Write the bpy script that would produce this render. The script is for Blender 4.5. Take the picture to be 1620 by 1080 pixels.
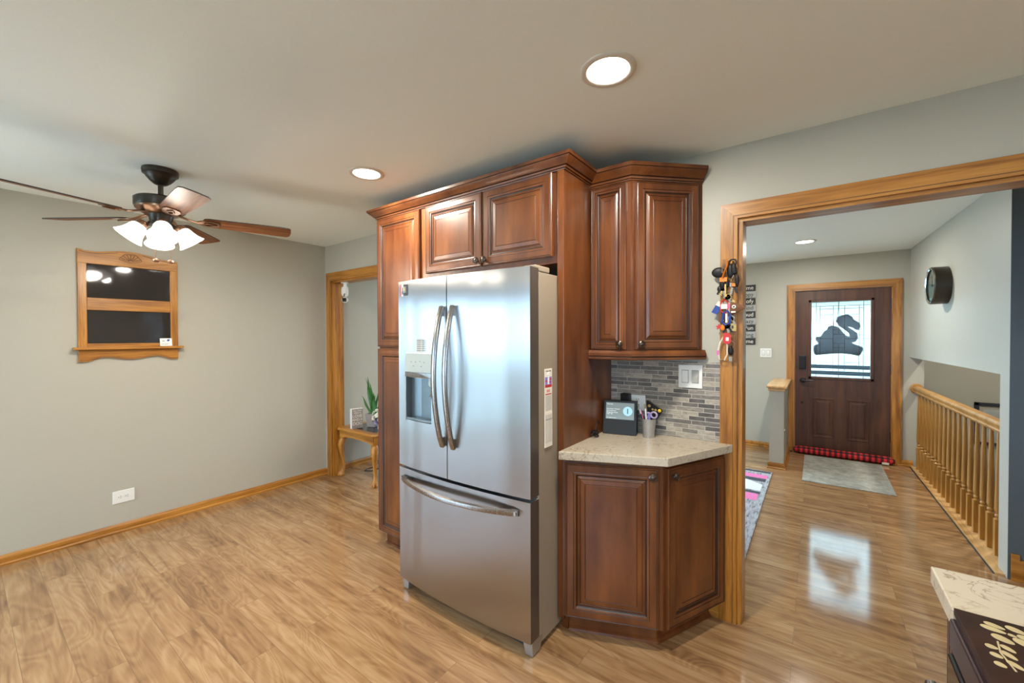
import bpy, bmesh, math, random
from mathutils import Vector, Matrix
random.seed(7)
S = bpy.context.scene
for o in list(bpy.data.objects):
    bpy.data.objects.remove(o)
C = S.collection
PI = math.pi
R = math.radians
CEIL = 2.44
XLW = -4.237

# ------------------------------------------------------------------ camera
cam = bpy.data.cameras.new('camera')
cam.sensor_width = 36.0
cam.lens = 651.1 / 1620 * 36
cam.clip_start = 0.02
co = bpy.data.objects.new('camera', cam)
C.objects.link(co)
yaw, pit, rol = R(36.429), R(0.70), R(-0.172)
Fv = Vector((-math.sin(yaw) * math.cos(pit), math.cos(yaw) * math.cos(pit), -math.sin(pit)))
Rv = Vector((math.cos(yaw), math.sin(yaw), 0))
Uv = Rv.cross(Fv)
R2 = Rv * math.cos(rol) + Uv * math.sin(rol)
U2 = -Rv * math.sin(rol) + Uv * math.cos(rol)
co.matrix_world = Matrix(((R2.x, U2.x, -Fv.x, 0), (R2.y, U2.y, -Fv.y, 0), (R2.z, U2.z, -Fv.z, 1.4743), (0, 0, 0, 1)))
S.camera = co

# ------------------------------------------------------------------ view, world, lights
S.view_settings.view_transform = 'Standard'
S.view_settings.look = 'None'
S.view_settings.gamma = 1.0
S.view_settings.exposure = 0.52
S.view_settings.use_curve_mapping = False
try:
    S.cycles.max_bounces = 10
    S.cycles.diffuse_bounces = 6
    S.cycles.sample_clamp_indirect = 14.0
    S.cycles.caustics_reflective = False
    S.cycles.caustics_refractive = False
    S.cycles.transparent_max_bounces = 16
except Exception:
    pass
W = bpy.data.worlds.new('world')
S.world = W
W.use_nodes = True
bg = W.node_tree.nodes['Background']
bg.inputs[0].default_value = (0.50, 0.75, 1.0, 1)
bg.inputs[1].default_value = 13.0


def portal(name, loc, rot, sx, sy):
    l = bpy.data.lights.new(name, 'AREA')
    l.shape = 'RECTANGLE'
    l.size = sx
    l.size_y = sy
    l.cycles.is_portal = True
    o = bpy.data.objects.new(name, l)
    C.objects.link(o)
    o.location = loc
    o.rotation_euler = rot


portal('daylight_portal_patio', (-3.62, -2.42, 1.05), (R(90), 0, 0), .95, 2.0)
portal('daylight_portal_kitchen_window', (0.45, -2.42, 1.5), (R(90), 0, 0), 1.5, 1.1)
portal('daylight_portal_dining', (XLW - .13, -1.5, 1.05), (0, R(-90), 0), 2.0, 1.1)
portal('daylight_portal_living_room', (-2.35, 6.47, 1.35), (R(-90), 0, 0), 2.2, 1.5)
portal('daylight_portal_front_door', (0.237, 6.43, 1.425), (R(-90), 0, 0), 0.57, 0.93)


portal('daylight_portal_side', (XLW - .13, 5.0, 1.35), (0, R(-90), 0), 1.4, 1.7)


def lamp_disk(name, loc, size, power, color, rot=(0, 0, 0), spread=None):
    l = bpy.data.lights.new(name, 'AREA')
    l.shape = 'DISK'
    l.size = size
    l.energy = power
    l.color = color
    if spread:
        l.spread = spread
    o = bpy.data.objects.new(name, l)
    C.objects.link(o)
    o.location = loc
    o.rotation_euler = rot
    return o


WARM = (1.0, 0.94, 0.82)
POWER_REC = 18
FAN = (-3.05, 0.718)
REC = [(-0.612, 1.422), (-2.139, 1.457), (-0.6, -0.9), (1.3, -0.9), (2.3, .9)]  # first pair is in view; the rest are unseen lights added as fill
ENTRY_REC = [(-0.0965, 5.20), (-2.4, 4.4), (1.65, 5.3)]  # living room and stairwell lights are unseen, added to brighten those spaces
for i, (x, y) in enumerate(REC + ENTRY_REC):
    lamp_disk('recessed_lamp_light', (x, y, CEIL - 0.012), 0.13, POWER_REC, WARM)

# ------------------------------------------------------------------ materials
MATS = {}


def nmat(name):
    m = bpy.data.materials.new(name)
    m.use_nodes = True
    nt = m.node_tree
    b = nt.nodes['Principled BSDF']
    MATS[name] = m
    return m, nt, b


def plain(name, col, rough=0.5, metal=0.0, spec=0.5, coat=0.0, noise=0.0, nscale=20, bump=0.0, em=None, es=0, trans=0.0):
    m, nt, b = nmat(name)
    b.inputs['Base Color'].default_value = (*col, 1)
    b.inputs['Roughness'].default_value = rough
    b.inputs['Metallic'].default_value = metal
    b.inputs['Specular IOR Level'].default_value = spec
    b.inputs['Coat Weight'].default_value = coat
    b.inputs['Coat Roughness'].default_value = 0.1
    b.inputs['Transmission Weight'].default_value = trans
    if em:
        b.inputs['Emission Color'].default_value = (*em, 1)
        b.inputs['Emission Strength'].default_value = es
    tc = nt.nodes.new('ShaderNodeTexCoord')
    n = nt.nodes.new('ShaderNodeTexNoise')
    n.inputs['Scale'].default_value = nscale
    n.inputs['Detail'].default_value = 4
    nt.links.new(tc.outputs['Object'], n.inputs['Vector'])
    r = nt.nodes.new('ShaderNodeValToRGB')
    k = noise
    r.color_ramp.elements[0].position = 0.3
    r.color_ramp.elements[1].position = 0.7
    r.color_ramp.elements[0].color = (*[c * (1 - k) for c in col], 1)
    r.color_ramp.elements[1].color = (*[min(1, c * (1 + k)) for c in col], 1)
    nt.links.new(n.outputs['Fac'], r.inputs['Fac'])
    nt.links.new(r.outputs['Color'], b.inputs['Base Color'])
    if bump:
        bp = nt.nodes.new('ShaderNodeBump')
        bp.inputs['Strength'].default_value = bump
        bp.inputs['Distance'].default_value = 0.004
        nt.links.new(n.outputs['Fac'], bp.inputs['Height'])
        nt.links.new(bp.outputs['Normal'], b.inputs['Normal'])
    return m


def wood(name, c0, c1, c2, axis='Z', rough=0.35, coat=0.3, gs=1.0, contrast=1.0):
    """stretched grain along an axis, object coordinates"""
    m, nt, b = nmat(name)
    L = nt.links
    tc = nt.nodes.new('ShaderNodeTexCoord')
    mp = nt.nodes.new('ShaderNodeMapping')
    sc = {'X': (1.2, 22, 22), 'Y': (22, 1.2, 22), 'Z': (22, 22, 1.2)}[axis]
    mp.inputs['Scale'].default_value = [s * gs for s in sc]
    L.new(tc.outputs['Object'], mp.inputs['Vector'])
    n = nt.nodes.new('ShaderNodeTexNoise')
    n.inputs['Scale'].default_value = 1.0
    n.inputs['Detail'].default_value = 6
    n.inputs['Roughness'].default_value = 0.62
    n.inputs['Distortion'].default_value = 0.6
    L.new(mp.outputs['Vector'], n.inputs['Vector'])
    mp2 = nt.nodes.new('ShaderNodeMapping')
    mp2.inputs['Scale'].default_value = [s * gs * 6 for s in sc]
    L.new(tc.outputs['Object'], mp2.inputs['Vector'])
    n2 = nt.nodes.new('ShaderNodeTexNoise')
    n2.inputs['Scale'].default_value = 1.0
    n2.inputs['Detail'].default_value = 3
    L.new(mp2.outputs['Vector'], n2.inputs['Vector'])
    mx = nt.nodes.new('ShaderNodeMath')
    mx.operation = 'MULTIPLY_ADD'
    L.new(n2.outputs['Fac'], mx.inputs[0])
    mx.inputs[1].default_value = 0.35
    L.new(n.outputs['Fac'], mx.inputs[2])
    r = nt.nodes.new('ShaderNodeValToRGB')
    e = r.color_ramp.elements
    e[0].position = 0.67 - 0.17 * contrast
    e[0].color = (*c0, 1)
    e[1].position = 0.67 + 0.17 * contrast
    e[1].color = (*c2, 1)
    x = e.new(0.67)
    x.color = (*c1, 1)
    L.new(mx.outputs[0], r.inputs['Fac'])
    L.new(r.outputs['Color'], b.inputs['Base Color'])
    b.inputs['Roughness'].default_value = rough
    b.inputs['Coat Weight'].default_value = coat
    b.inputs['Coat Roughness'].default_value = 0.15
    bp = nt.nodes.new('ShaderNodeBump')
    bp.inputs['Strength'].default_value = 0.12
    bp.inputs['Distance'].default_value = 0.002
    L.new(n2.outputs['Fac'], bp.inputs['Height'])
    L.new(bp.outputs['Normal'], b.inputs['Normal'])
    return m


OK0, OK1, OK2 = (0.22, 0.078, 0.009), (0.40, 0.160, 0.021), (0.52, 0.235, 0.042)
for ax in 'XYZ':
    wood('oak_' + ax, OK0, OK1, OK2, ax, 0.36, 0.06)
wood('oak_light', (0.42, 0.22, 0.08), (0.62, 0.37, 0.15), (0.72, 0.46, 0.22), 'Y', 0.32, 0.3)
wood('baluster_oak', (0.30, 0.135, 0.025), (0.45, 0.22, 0.048), (0.54, 0.28, 0.075), 'Z', 0.35, 0.25, 0.8)


def cherry(name, k=1.0, tint=(1, 1, 1)):
    m, nt, b = nmat(name)
    L = nt.links
    tc = nt.nodes.new('ShaderNodeTexCoord')
    mp = nt.nodes.new('ShaderNodeMapping')
    mp.inputs['Scale'].default_value = (9, 9, 2.0)
    L.new(tc.outputs['Object'], mp.inputs['Vector'])
    n = nt.nodes.new('ShaderNodeTexNoise')
    n.inputs['Scale'].default_value = 1.0
    n.inputs['Detail'].default_value = 5
    n.inputs['Roughness'].default_value = 0.55
    L.new(mp.outputs['Vector'], n.inputs['Vector'])
    r = nt.nodes.new('ShaderNodeValToRGB')
    e = r.color_ramp.elements
    e[0].position = 0.3
    e[1].position = 0.72
    c0 = (0.068, 0.017, 0.005)
    c1 = (0.21, 0.068, 0.017)
    e[0].color = (*[c * k * t for c, t in zip(c0, tint)], 1)
    e[1].color = (*[c * k * t for c, t in zip(c1, tint)], 1)
    L.new(n.outputs['Fac'], r.inputs['Fac'])
    L.new(r.outputs['Color'], b.inputs['Base Color'])
    b.inputs['Roughness'].default_value = 0.33
    b.inputs['Coat Weight'].default_value = 0.12
    b.inputs['Coat Roughness'].default_value = 0.18
    return m


cherry('cherry')
plain('cherry_glaze', (0.028, 0.009, 0.004), 0.45)
plain('toe_brown', (0.085, 0.032, 0.018), 0.45)


def paint(name, col, rough=0.6):
    return plain(name, col, rough, spec=0.3, noise=0.012, nscale=120, bump=0.06)


paint('wall_paint', (0.455, 0.438, 0.372), 0.42)
paint("ceiling_paint", (0.85, 0.90, 0.86), 0.8)
paint('shaded_slate_paint', (0.10, 0.13, 0.16), 0.5)  # slate wall, with the shade it stands in put into the colour
plain('white_plastic', (0.80, 0.80, 0.78), 0.35)
plain('white_paint', (0.80, 0.80, 0.78), 0.5)
plain('dark_slot', (0.02, 0.02, 0.02), 0.6)
plain('grey_line', (0.25, 0.25, 0.25), 0.6)
plain('rocker_beige', (0.42, 0.41, 0.38), 0.5)  # greyish beige plastic of one backsplash rocker
plain('bronze', (0.055, 0.045, 0.035), 0.35, metal=0.6)
plain('copper_bronze', (0.30, 0.17, 0.10), 0.28, metal=0.9)
plain('knob_metal', (0.10, 0.075, 0.06), 0.3, metal=0.85)
plain('black_plastic', (0.011, 0.010, 0.010), 0.45, spec=0.3)
plain('black_metal', (0.02, 0.02, 0.022), 0.35, metal=0.4)
plain('chrome', (0.75, 0.76, 0.78), 0.15, metal=1.0)
plain('brass', (0.75, 0.52, 0.18), 0.25, metal=1.0)
plain('fridge_side', (0.30, 0.245, 0.185), 0.4, spec=0.4)
plain('fridge_gasket', (0.16, 0.15, 0.14), 0.6)
plain('paper', (0.80, 0.74, 0.65), 0.7)
plain('red', (0.55, 0.03, 0.03), 0.45)
plain('orange', (0.85, 0.22, 0.02), 0.45)
plain('blue', (0.02, 0.06, 0.30), 0.4)
plain('lightblue', (0.35, 0.6, 0.75), 0.4)
plain('white', (0.85, 0.85, 0.84), 0.5)
plain('yellow', (0.8, 0.55, 0.03), 0.45)
plain('gold_tag', (0.5, 0.36, 0.13), 0.4, metal=0.5)
plain('pink', (0.72, 0.16, 0.40), 0.85, noise=0.08, nscale=60)
plain('purple', (0.25, 0.22, 0.62), 0.5)
plain('brown_plush', (0.17, 0.075, 0.035), 0.9, noise=0.15, nscale=90)
plain('leaf', (0.035, 0.14, 0.03), 0.35, noise=0.4, nscale=14)
plain('petal_white', (0.80, 0.75, 0.66), 0.7, noise=0.06, nscale=40)
plain('petal_lilac', (0.42, 0.34, 0.52), 0.7, noise=0.1, nscale=40)
plain('pot_grey', (0.30, 0.26, 0.24), 0.6, noise=0.08)
plain('black_glass', (0.015, 0.013, 0.013), 0.08, spec=0.6)
plain('board_black', (0.030, 0.026, 0.024), 0.05, spec=0.5)
plain('slat_black', (0.03, 0.03, 0.03), 0.6)
plain('slat_grey', (0.36, 0.36, 0.34), 0.65, noise=0.12, nscale=8)
plain('carpet', (0.55, 0.54, 0.50), 0.95, noise=0.25, nscale=160, bump=0.5)
plain('dark_carpet', (0.20, 0.16, 0.12), 0.95, noise=0.2, nscale=120, bump=0.5)
plain('rug_dark', (0.05, 0.05, 0.06), 0.95, noise=0.5, nscale=90)
plain('rug_white', (0.66, 0.68, 0.70), 0.95, noise=0.06, nscale=90)
plain('grey_frame', (0.035, 0.035, 0.045), 0.4)
plain('mat_board', (0.42, 0.38, 0.31), 0.7)
plain('print_grey', (0.42, 0.46, 0.45), 0.6, noise=0.2, nscale=8)
plain('lead_came', (0.03, 0.03, 0.035), 0.5, metal=0.3)
plain('sign_brown', (0.055, 0.046, 0.026), 0.8, spec=0.1)
plain('siding', (0.55, 0.54, 0.48), 0.8)
plain('roof_grey', (0.25, 0.25, 0.26), 0.9, noise=0.2)
plain('porch_blue', (0.05, 0.07, 0.10), 0.5)
plain('concrete', (0.40, 0.41, 0.38), 0.9, noise=0.1, nscale=3)
plain('stove_brown', (0.026, 0.012, 0.014), 0.3, spec=0.4)
plain('cover_brown', (0.030, 0.012, 0.007), 0.45, spec=0.25, noise=0.6, nscale=6)
plain('cover_cream', (0.46, 0.37, 0.20), 0.5, noise=0.08, nscale=30)
plain('panel_pale', (0.56, 0.60, 0.56), 0.15, spec=0.6)
plain('recess_blue', (0.16, 0.20, 0.22), 0.25, metal=0.3)
plain('screen_grey', (0.10, 0.13, 0.13), 0.2, em=(0.19, 0.23, 0.22), es=0.55)
plain('screen_disc', (0.1, 0.2, 0.3), 0.3, em=(0.35, 0.62, 0.78), es=0.75)
plain('screen_text', (0.3, 0.3, 0.3), 0.3, em=(0.8, 0.85, 0.85), es=0.8)
plain('lamp_glow', (1, 1, 1), 0.5, em=(1.0, 0.93, 0.82), es=9.0)
plain('shade_glow', (1, 1, 1), 0.4, em=(1.0, 0.95, 0.88), es=1.5)
plain('trim_ring', (0.66, 0.62, 0.55), 0.5)
plain('mesh_silver', (0.45, 0.45, 0.46), 0.35, metal=0.7, noise=0.3, nscale=400)


def brushed(name, col, rough, aniso=0.0, axis='X'):
    m, nt, b = nmat(name)
    L = nt.links
    b.inputs['Metallic'].default_value = 1.0
    b.inputs['Base Color'].default_value = (*col, 1)
    tc = nt.nodes.new('ShaderNodeTexCoord')
    mp = nt.nodes.new('ShaderNodeMapping')
    mp.inputs['Scale'].default_value = (3, 3, 1500) if axis == 'X' else (500, 500, 2)
    L.new(tc.outputs['Object'], mp.inputs['Vector'])
    n = nt.nodes.new('ShaderNodeTexNoise')
    n.inputs['Scale'].default_value = 1.0
    n.inputs['Detail'].default_value = 2
    L.new(mp.outputs['Vector'], n.inputs['Vector'])
    mr = nt.nodes.new('ShaderNodeMapRange')
    mr.inputs['To Min'].default_value = rough * 0.95
    mr.inputs['To Max'].default_value = rough * 1.05
    L.new(n.outputs['Fac'], mr.inputs['Value'])
    L.new(mr.outputs['Result'], b.inputs['Roughness'])
    if aniso:
        tg = nt.nodes.new('ShaderNodeTangent')
        tg.direction_type = 'RADIAL'
        tg.axis = 'Z'
        L.new(tg.outputs[0], b.inputs['Tangent'])
        b.inputs['Anisotropic'].default_value = aniso
        mw = nt.nodes.new('ShaderNodeMapping')
        mw.inputs['Scale'].default_value = (5.0, 0.01, 0.15)
        L.new(tc.outputs['Object'], mw.inputs['Vector'])
        nw = nt.nodes.new('ShaderNodeTexNoise')
        nw.inputs['Scale'].default_value = 1.0
        nw.inputs['Detail'].default_value = 1.0
        L.new(mw.outputs['Vector'], nw.inputs['Vector'])
        bw = nt.nodes.new('ShaderNodeBump')
        bw.inputs['Strength'].default_value = 1.0
        bw.inputs["Distance"].default_value = 0.03
        L.new(nw.outputs['Fac'], bw.inputs['Height'])
        L.new(bw.outputs['Normal'], b.inputs['Normal'])
    return m


brushed('stainless', (0.45, 0.445, 0.445), 0.31, 1.0)
brushed('stainless_handle', (0.34, 0.315, 0.30), 0.27, axis='Z')
brushed('foot_grey', (0.52, 0.56, 0.60), 0.45)


# blade wood / blade underside
wood('blade_wood', (0.10, 0.035, 0.014), (0.19, 0.075, 0.03), (0.27, 0.12, 0.05), 'X', 0.45, 0.0, 1.2)

MATS['blade_wood'].node_tree.nodes['Principled BSDF'].inputs['Specular IOR Level'].default_value = 0.05
# front door: red brown wood grain
wood('door_wood', (0.050, 0.018, 0.009), (0.082, 0.028, 0.012), (0.115, 0.042, 0.018), 'Z', 0.45, 0.0, 0.6)


def floor_mat():
    m, nt, b = nmat('floor_laminate')
    L = nt.links
    N = nt.nodes.new
    tc = N('ShaderNodeTexCoord')
    off = N('ShaderNodeMapping')
    off.inputs['Location'].default_value = (20.37, 20 * 0.147 - 0.011, 0)
    L.new(tc.outputs['Object'], off.inputs['Vector'])
    br = N('ShaderNodeTexBrick')
    br.offset = 0.37
    br.offset_frequency = 2
    br.inputs['Scale'].default_value = 1.0
    br.inputs['Brick Width'].default_value = 1.22
    br.inputs['Row Height'].default_value = 0.147
    br.inputs['Mortar Size'].default_value = 0.0011
    br.inputs['Mortar Smooth'].default_value = 0.3
    br.inputs['Color1'].default_value = (0, 0, 0, 1)
    br.inputs['Color2'].default_value = (1, 1, 1, 1)
    br.inputs['Mortar'].default_value = (0.5, 0.5, 0.5, 1)
    L.new(off.outputs['Vector'], br.inputs['Vector'])
    sep = N('ShaderNodeSeparateColor')
    L.new(br.outputs['Color'], sep.inputs['Color'])
    w = N('ShaderNodeMath')
    w.operation = 'MULTIPLY'
    w.inputs[1].default_value = 23.0
    L.new(sep.outputs[0], w.inputs[0])
    # slow figure, strongly stretched along the planks
    mp = N('ShaderNodeMapping')
    mp.inputs['Scale'].default_value = (1.3, 5.5, 1)
    L.new(tc.outputs['Object'], mp.inputs['Vector'])
    n1 = N('ShaderNodeTexNoise')
    n1.noise_dimensions = '4D'
    n1.inputs['Scale'].default_value = 1.0
    n1.inputs['Detail'].default_value = 2.0
    n1.inputs['Roughness'].default_value = 0.45
    n1.inputs['Distortion'].default_value = 0.9
    L.new(mp.outputs['Vector'], n1.inputs['Vector'])
    L.new(w.outputs[0], n1.inputs['W'])
    # rings = contours of the figure
    k = N('ShaderNodeMath')
    k.operation = 'MULTIPLY'
    k.inputs[1].default_value = 95.0
    L.new(n1.outputs['Fac'], k.inputs[0])
    sn = N('ShaderNodeMath')
    sn.operation = 'SINE'
    L.new(k.outputs[0], sn.inputs[0])
    # streaks
    mp2 = N('ShaderNodeMapping')
    mp2.inputs['Scale'].default_value = (1.3, 22.0, 1)
    L.new(tc.outputs['Object'], mp2.inputs['Vector'])
    n2 = N('ShaderNodeTexNoise')
    n2.noise_dimensions = '4D'
    n2.inputs['Scale'].default_value = 1.0
    n2.inputs['Detail'].default_value = 6
    n2.inputs['Roughness'].default_value = 0.6
    n2.inputs['Distortion'].default_value = 0.9
    L.new(mp2.outputs['Vector'], n2.inputs['Vector'])
    L.new(w.outputs[0], n2.inputs['W'])
    # dark mineral blotches
    n3 = N('ShaderNodeTexNoise')
    n3.noise_dimensions = '4D'
    n3.inputs['Scale'].default_value = 1.0
    n3.inputs['Detail'].default_value = 3
    mp3 = N('ShaderNodeMapping')
    mp3.inputs['Scale'].default_value = (2.4, 7.0, 1)
    L.new(tc.outputs['Object'], mp3.inputs['Vector'])
    L.new(mp3.outputs['Vector'], n3.inputs['Vector'])
    L.new(w.outputs[0], n3.inputs['W'])
    a1 = N('ShaderNodeMath')
    a1.operation = 'MULTIPLY_ADD'
    L.new(sn.outputs[0], a1.inputs[0])
    a1.inputs[1].default_value = 0.050
    L.new(n2.outputs['Fac'], a1.inputs[2])
    a2 = N('ShaderNodeMath')
    a2.operation = 'MULTIPLY_ADD'
    L.new(n3.outputs['Fac'], a2.inputs[0])
    a2.inputs[1].default_value = 0.45
    L.new(a1.outputs[0], a2.inputs[2])
    a3 = N('ShaderNodeMath')
    a3.operation = 'MULTIPLY_ADD'
    L.new(sep.outputs[0], a3.inputs[0])
    a3.inputs[1].default_value = 0.10
    L.new(a2.outputs[0], a3.inputs[2])
    r = N('ShaderNodeValToRGB')
    e = r.color_ramp.elements
    e[0].position = 0.51
    e[0].color = (0.155, 0.076, 0.034, 1)
    e[1].position = 1.0
    e[1].color = (0.44, 0.272, 0.138, 1)
    x = e.new(0.66)
    x.color = (0.255, 0.134, 0.060, 1)
    x = e.new(0.83)
    x.color = (0.345, 0.196, 0.092, 1)
    L.new(a3.outputs[0], r.inputs['Fac'])
    mix = N('ShaderNodeMix')
    mix.data_type = 'RGBA'
    L.new(br.outputs['Fac'], mix.inputs['Factor'])
    L.new(r.outputs['Color'], mix.inputs[6])
    mix.inputs[7].default_value = (0.19, 0.11, 0.055, 1)
    L.new(mix.outputs[2], b.inputs['Base Color'])
    b.inputs['Roughness'].default_value = 0.10
    b.inputs['Specular IOR Level'].default_value = 0.5
    bp = N('ShaderNodeBump')
    bp.inputs['Strength'].default_value = 0.25
    bp.inputs['Distance'].default_value = 0.001
    bp.invert = True
    L.new(br.outputs['Fac'], bp.inputs['Height'])
    bp2 = N('ShaderNodeBump')
    bp2.inputs['Strength'].default_value = 0.03
    bp2.inputs['Distance'].default_value = 0.001
    L.new(n2.outputs['Fac'], bp2.inputs['Height'])
    L.new(bp.outputs['Normal'], bp2.inputs['Normal'])
    L.new(bp2.outputs['Normal'], b.inputs['Normal'])


floor_mat()


def tile_mat():
    m, nt, b = nmat('mosaic_tile')
    L = nt.links
    N = nt.nodes.new
    tc = N('ShaderNodeTexCoord')
    sp = N('ShaderNodeSeparateXYZ')
    L.new(tc.outputs['Object'], sp.inputs[0])
    cb = N('ShaderNodeCombineXYZ')
    ax = N('ShaderNodeMath')
    ax.operation = 'ADD'
    ax.inputs[1].default_value = 7.03
    L.new(sp.outputs[0], ax.inputs[0])
    L.new(ax.outputs[0], cb.inputs[0])
    L.new(sp.outputs[2], cb.inputs[1])
    br = N('ShaderNodeTexBrick')
    br.offset = 0.43
    br.offset_frequency = 2
    br.squash = 1.7
    br.squash_frequency = 3
    br.inputs['Scale'].default_value = 1.0
    br.inputs['Brick Width'].default_value = 0.082
    br.inputs['Row Height'].default_value = 0.0237
    br.inputs['Mortar Size'].default_value = 0.0016
    br.inputs['Mortar Smooth'].default_value = 0.1
    br.inputs['Color1'].default_value = (0, 0, 0, 1)
    br.inputs['Color2'].default_value = (1, 1, 1, 1)
    br.inputs['Mortar'].default_value = (.5, .5, .5, 1)
    L.new(cb.outputs[0], br.inputs['Vector'])
    r = N('ShaderNodeValToRGB')
    r.color_ramp.interpolation = 'CONSTANT'
    cols = [(0, (0.155, 0.143, 0.132)), (0.2, (0.105, 0.098, 0.094)), (0.34, (0.32, 0.285, 0.245)), (0.5, (0.21, 0.19, 0.17)), (0.62, (0.38, 0.335, 0.275)), (0.8, (0.26, 0.23, 0.20))]
    e = r.color_ramp.elements
    e[0].position = 0
    e[0].color = (*cols[0][1], 1)
    e[1].position = cols[1][0]
    e[1].color = (*cols[1][1], 1)
    for p, c in cols[2:]:
        x = e.new(p)
        x.color = (*c, 1)
    L.new(br.outputs['Color'], r.inputs['Fac'])
    mp = N('ShaderNodeMapping')
    mp.inputs['Scale'].default_value = (25, 25, 90)
    L.new(tc.outputs['Object'], mp.inputs['Vector'])
    n = N('ShaderNodeTexNoise')
    n.inputs['Scale'].default_value = 1
    n.inputs['Detail'].default_value = 4
    n.inputs['Distortion'].default_value = 1.2
    L.new(mp.outputs['Vector'], n.inputs['Vector'])
    mr = N('ShaderNodeMapRange')
    mr.inputs['From Min'].default_value = 0.3
    mr.inputs['From Max'].default_value = 0.7
    mr.inputs['To Min'].default_value = 0.7
    mr.inputs['To Max'].default_value = 1.35
    L.new(n.outputs['Fac'], mr.inputs['Value'])
    mul = N('ShaderNodeVectorMath')
    mul.operation = 'SCALE'
    L.new(r.outputs['Color'], mul.inputs[0])
    L.new(mr.outputs['Result'], mul.inputs['Scale'])
    mix = N('ShaderNodeMix')
    mix.data_type = 'RGBA'
    L.new(br.outputs['Fac'], mix.inputs['Factor'])
    L.new(mul.outputs[0], mix.inputs[6])
    mix.inputs[7].default_value = (0.50, 0.465, 0.41, 1)
    L.new(mix.outputs[2], b.inputs['Base Color'])
    b.inputs['Roughness'].default_value = 0.3
    bp = N('ShaderNodeBump')
    bp.invert = True
    bp.inputs['Strength'].default_value = 0.5
    bp.inputs['Distance'].default_value = 0.001
    L.new(br.outputs['Fac'], bp.inputs['Height'])
    L.new(bp.outputs['Normal'], b.inputs['Normal'])


tile_mat()


def quartz_mat():
    m, nt, b = nmat('quartz')
    L = nt.links
    N = nt.nodes.new
    tc = N('ShaderNodeTexCoord')
    n = N('ShaderNodeTexNoise')
    n.inputs['Scale'].default_value = 12
    n.inputs['Detail'].default_value = 7
    n.inputs['Distortion'].default_value = 1.6
    L.new(tc.outputs['Object'], n.inputs['Vector'])
    r = N('ShaderNodeValToRGB')
    e = r.color_ramp.elements
    base = (0.53, 0.46, 0.36, 1)
    e[0].position = 0.0
    e[0].color = base
    e[1].position = 1.0
    e[1].color = base
    for p, c in ((0.482, base), (0.5, (0.27, 0.21, 0.145, 1)), (0.518, base)):
        x = e.new(p)
        x.color = c
    L.new(n.outputs['Fac'], r.inputs['Fac'])
    n2 = N('ShaderNodeTexNoise')
    n2.inputs['Scale'].default_value = 4
    L.new(tc.outputs['Object'], n2.inputs['Vector'])
    mr = N('ShaderNodeMapRange')
    mr.inputs['From Min'].default_value = 0.36
    mr.inputs['From Max'].default_value = 0.5
    L.new(n2.outputs['Fac'], mr.inputs['Value'])
    mix = N('ShaderNodeMix')
    mix.data_type = 'RGBA'
    L.new(mr.outputs['Result'], mix.inputs['Factor'])
    mix.inputs[6].default_value = base
    L.new(r.outputs['Color'], mix.inputs[7])
    L.new(mix.outputs[2], b.inputs['Base Color'])
    b.inputs['Roughness'].default_value = 0.22


quartz_mat()


def streak_rug():
    m, nt, b = nmat('rug_grey')
    L = nt.links
    N = nt.nodes.new
    tc = N('ShaderNodeTexCoord')
    mp = N('ShaderNodeMapping')
    mp.inputs['Scale'].default_value = (45, 9, 1)
    L.new(tc.outputs['Object'], mp.inputs['Vector'])
    n = N('ShaderNodeTexNoise')
    n.inputs['Scale'].default_value = 1
    n.inputs['Detail'].default_value = 5
    n.inputs['Roughness'].default_value = 0.75
    L.new(mp.outputs['Vector'], n.inputs['Vector'])
    r = N('ShaderNodeValToRGB')
    e = r.color_ramp.elements
    e[0].position = 0.36
    e[0].color = (0.06, 0.06, 0.07, 1)
    e[1].position = 0.6
    e[1].color = (0.42, 0.42, 0.44, 1)
    x = e.new(0.46)
    x.color = (0.30, 0.30, 0.32, 1)
    L.new(n.outputs['Fac'], r.inputs['Fac'])
    L.new(r.outputs['Color'], b.inputs['Base Color'])
    b.inputs['Roughness'].default_value = 0.95
    # door mat
    m, nt, b = nmat('mat_grey')
    L = nt.links
    N = nt.nodes.new
    tc = N('ShaderNodeTexCoord')
    n = N('ShaderNodeTexNoise')
    n.inputs['Scale'].default_value = 9
    n.inputs['Detail'].default_value = 8
    n.inputs['Roughness'].default_value = 0.75
    L.new(tc.outputs['Object'], n.inputs['Vector'])
    r = N('ShaderNodeValToRGB')
    e = r.color_ramp.elements
    e[0].position = 0.32
    e[0].color = (0.20, 0.20, 0.17, 1)
    e[1].position = 0.68
    e[1].color = (0.46, 0.46, 0.42, 1)
    L.new(n.outputs['Fac'], r.inputs['Fac'])
    L.new(r.outputs['Color'], b.inputs['Base Color'])
    b.inputs['Roughness'].default_value = 0.95


streak_rug()


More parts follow.
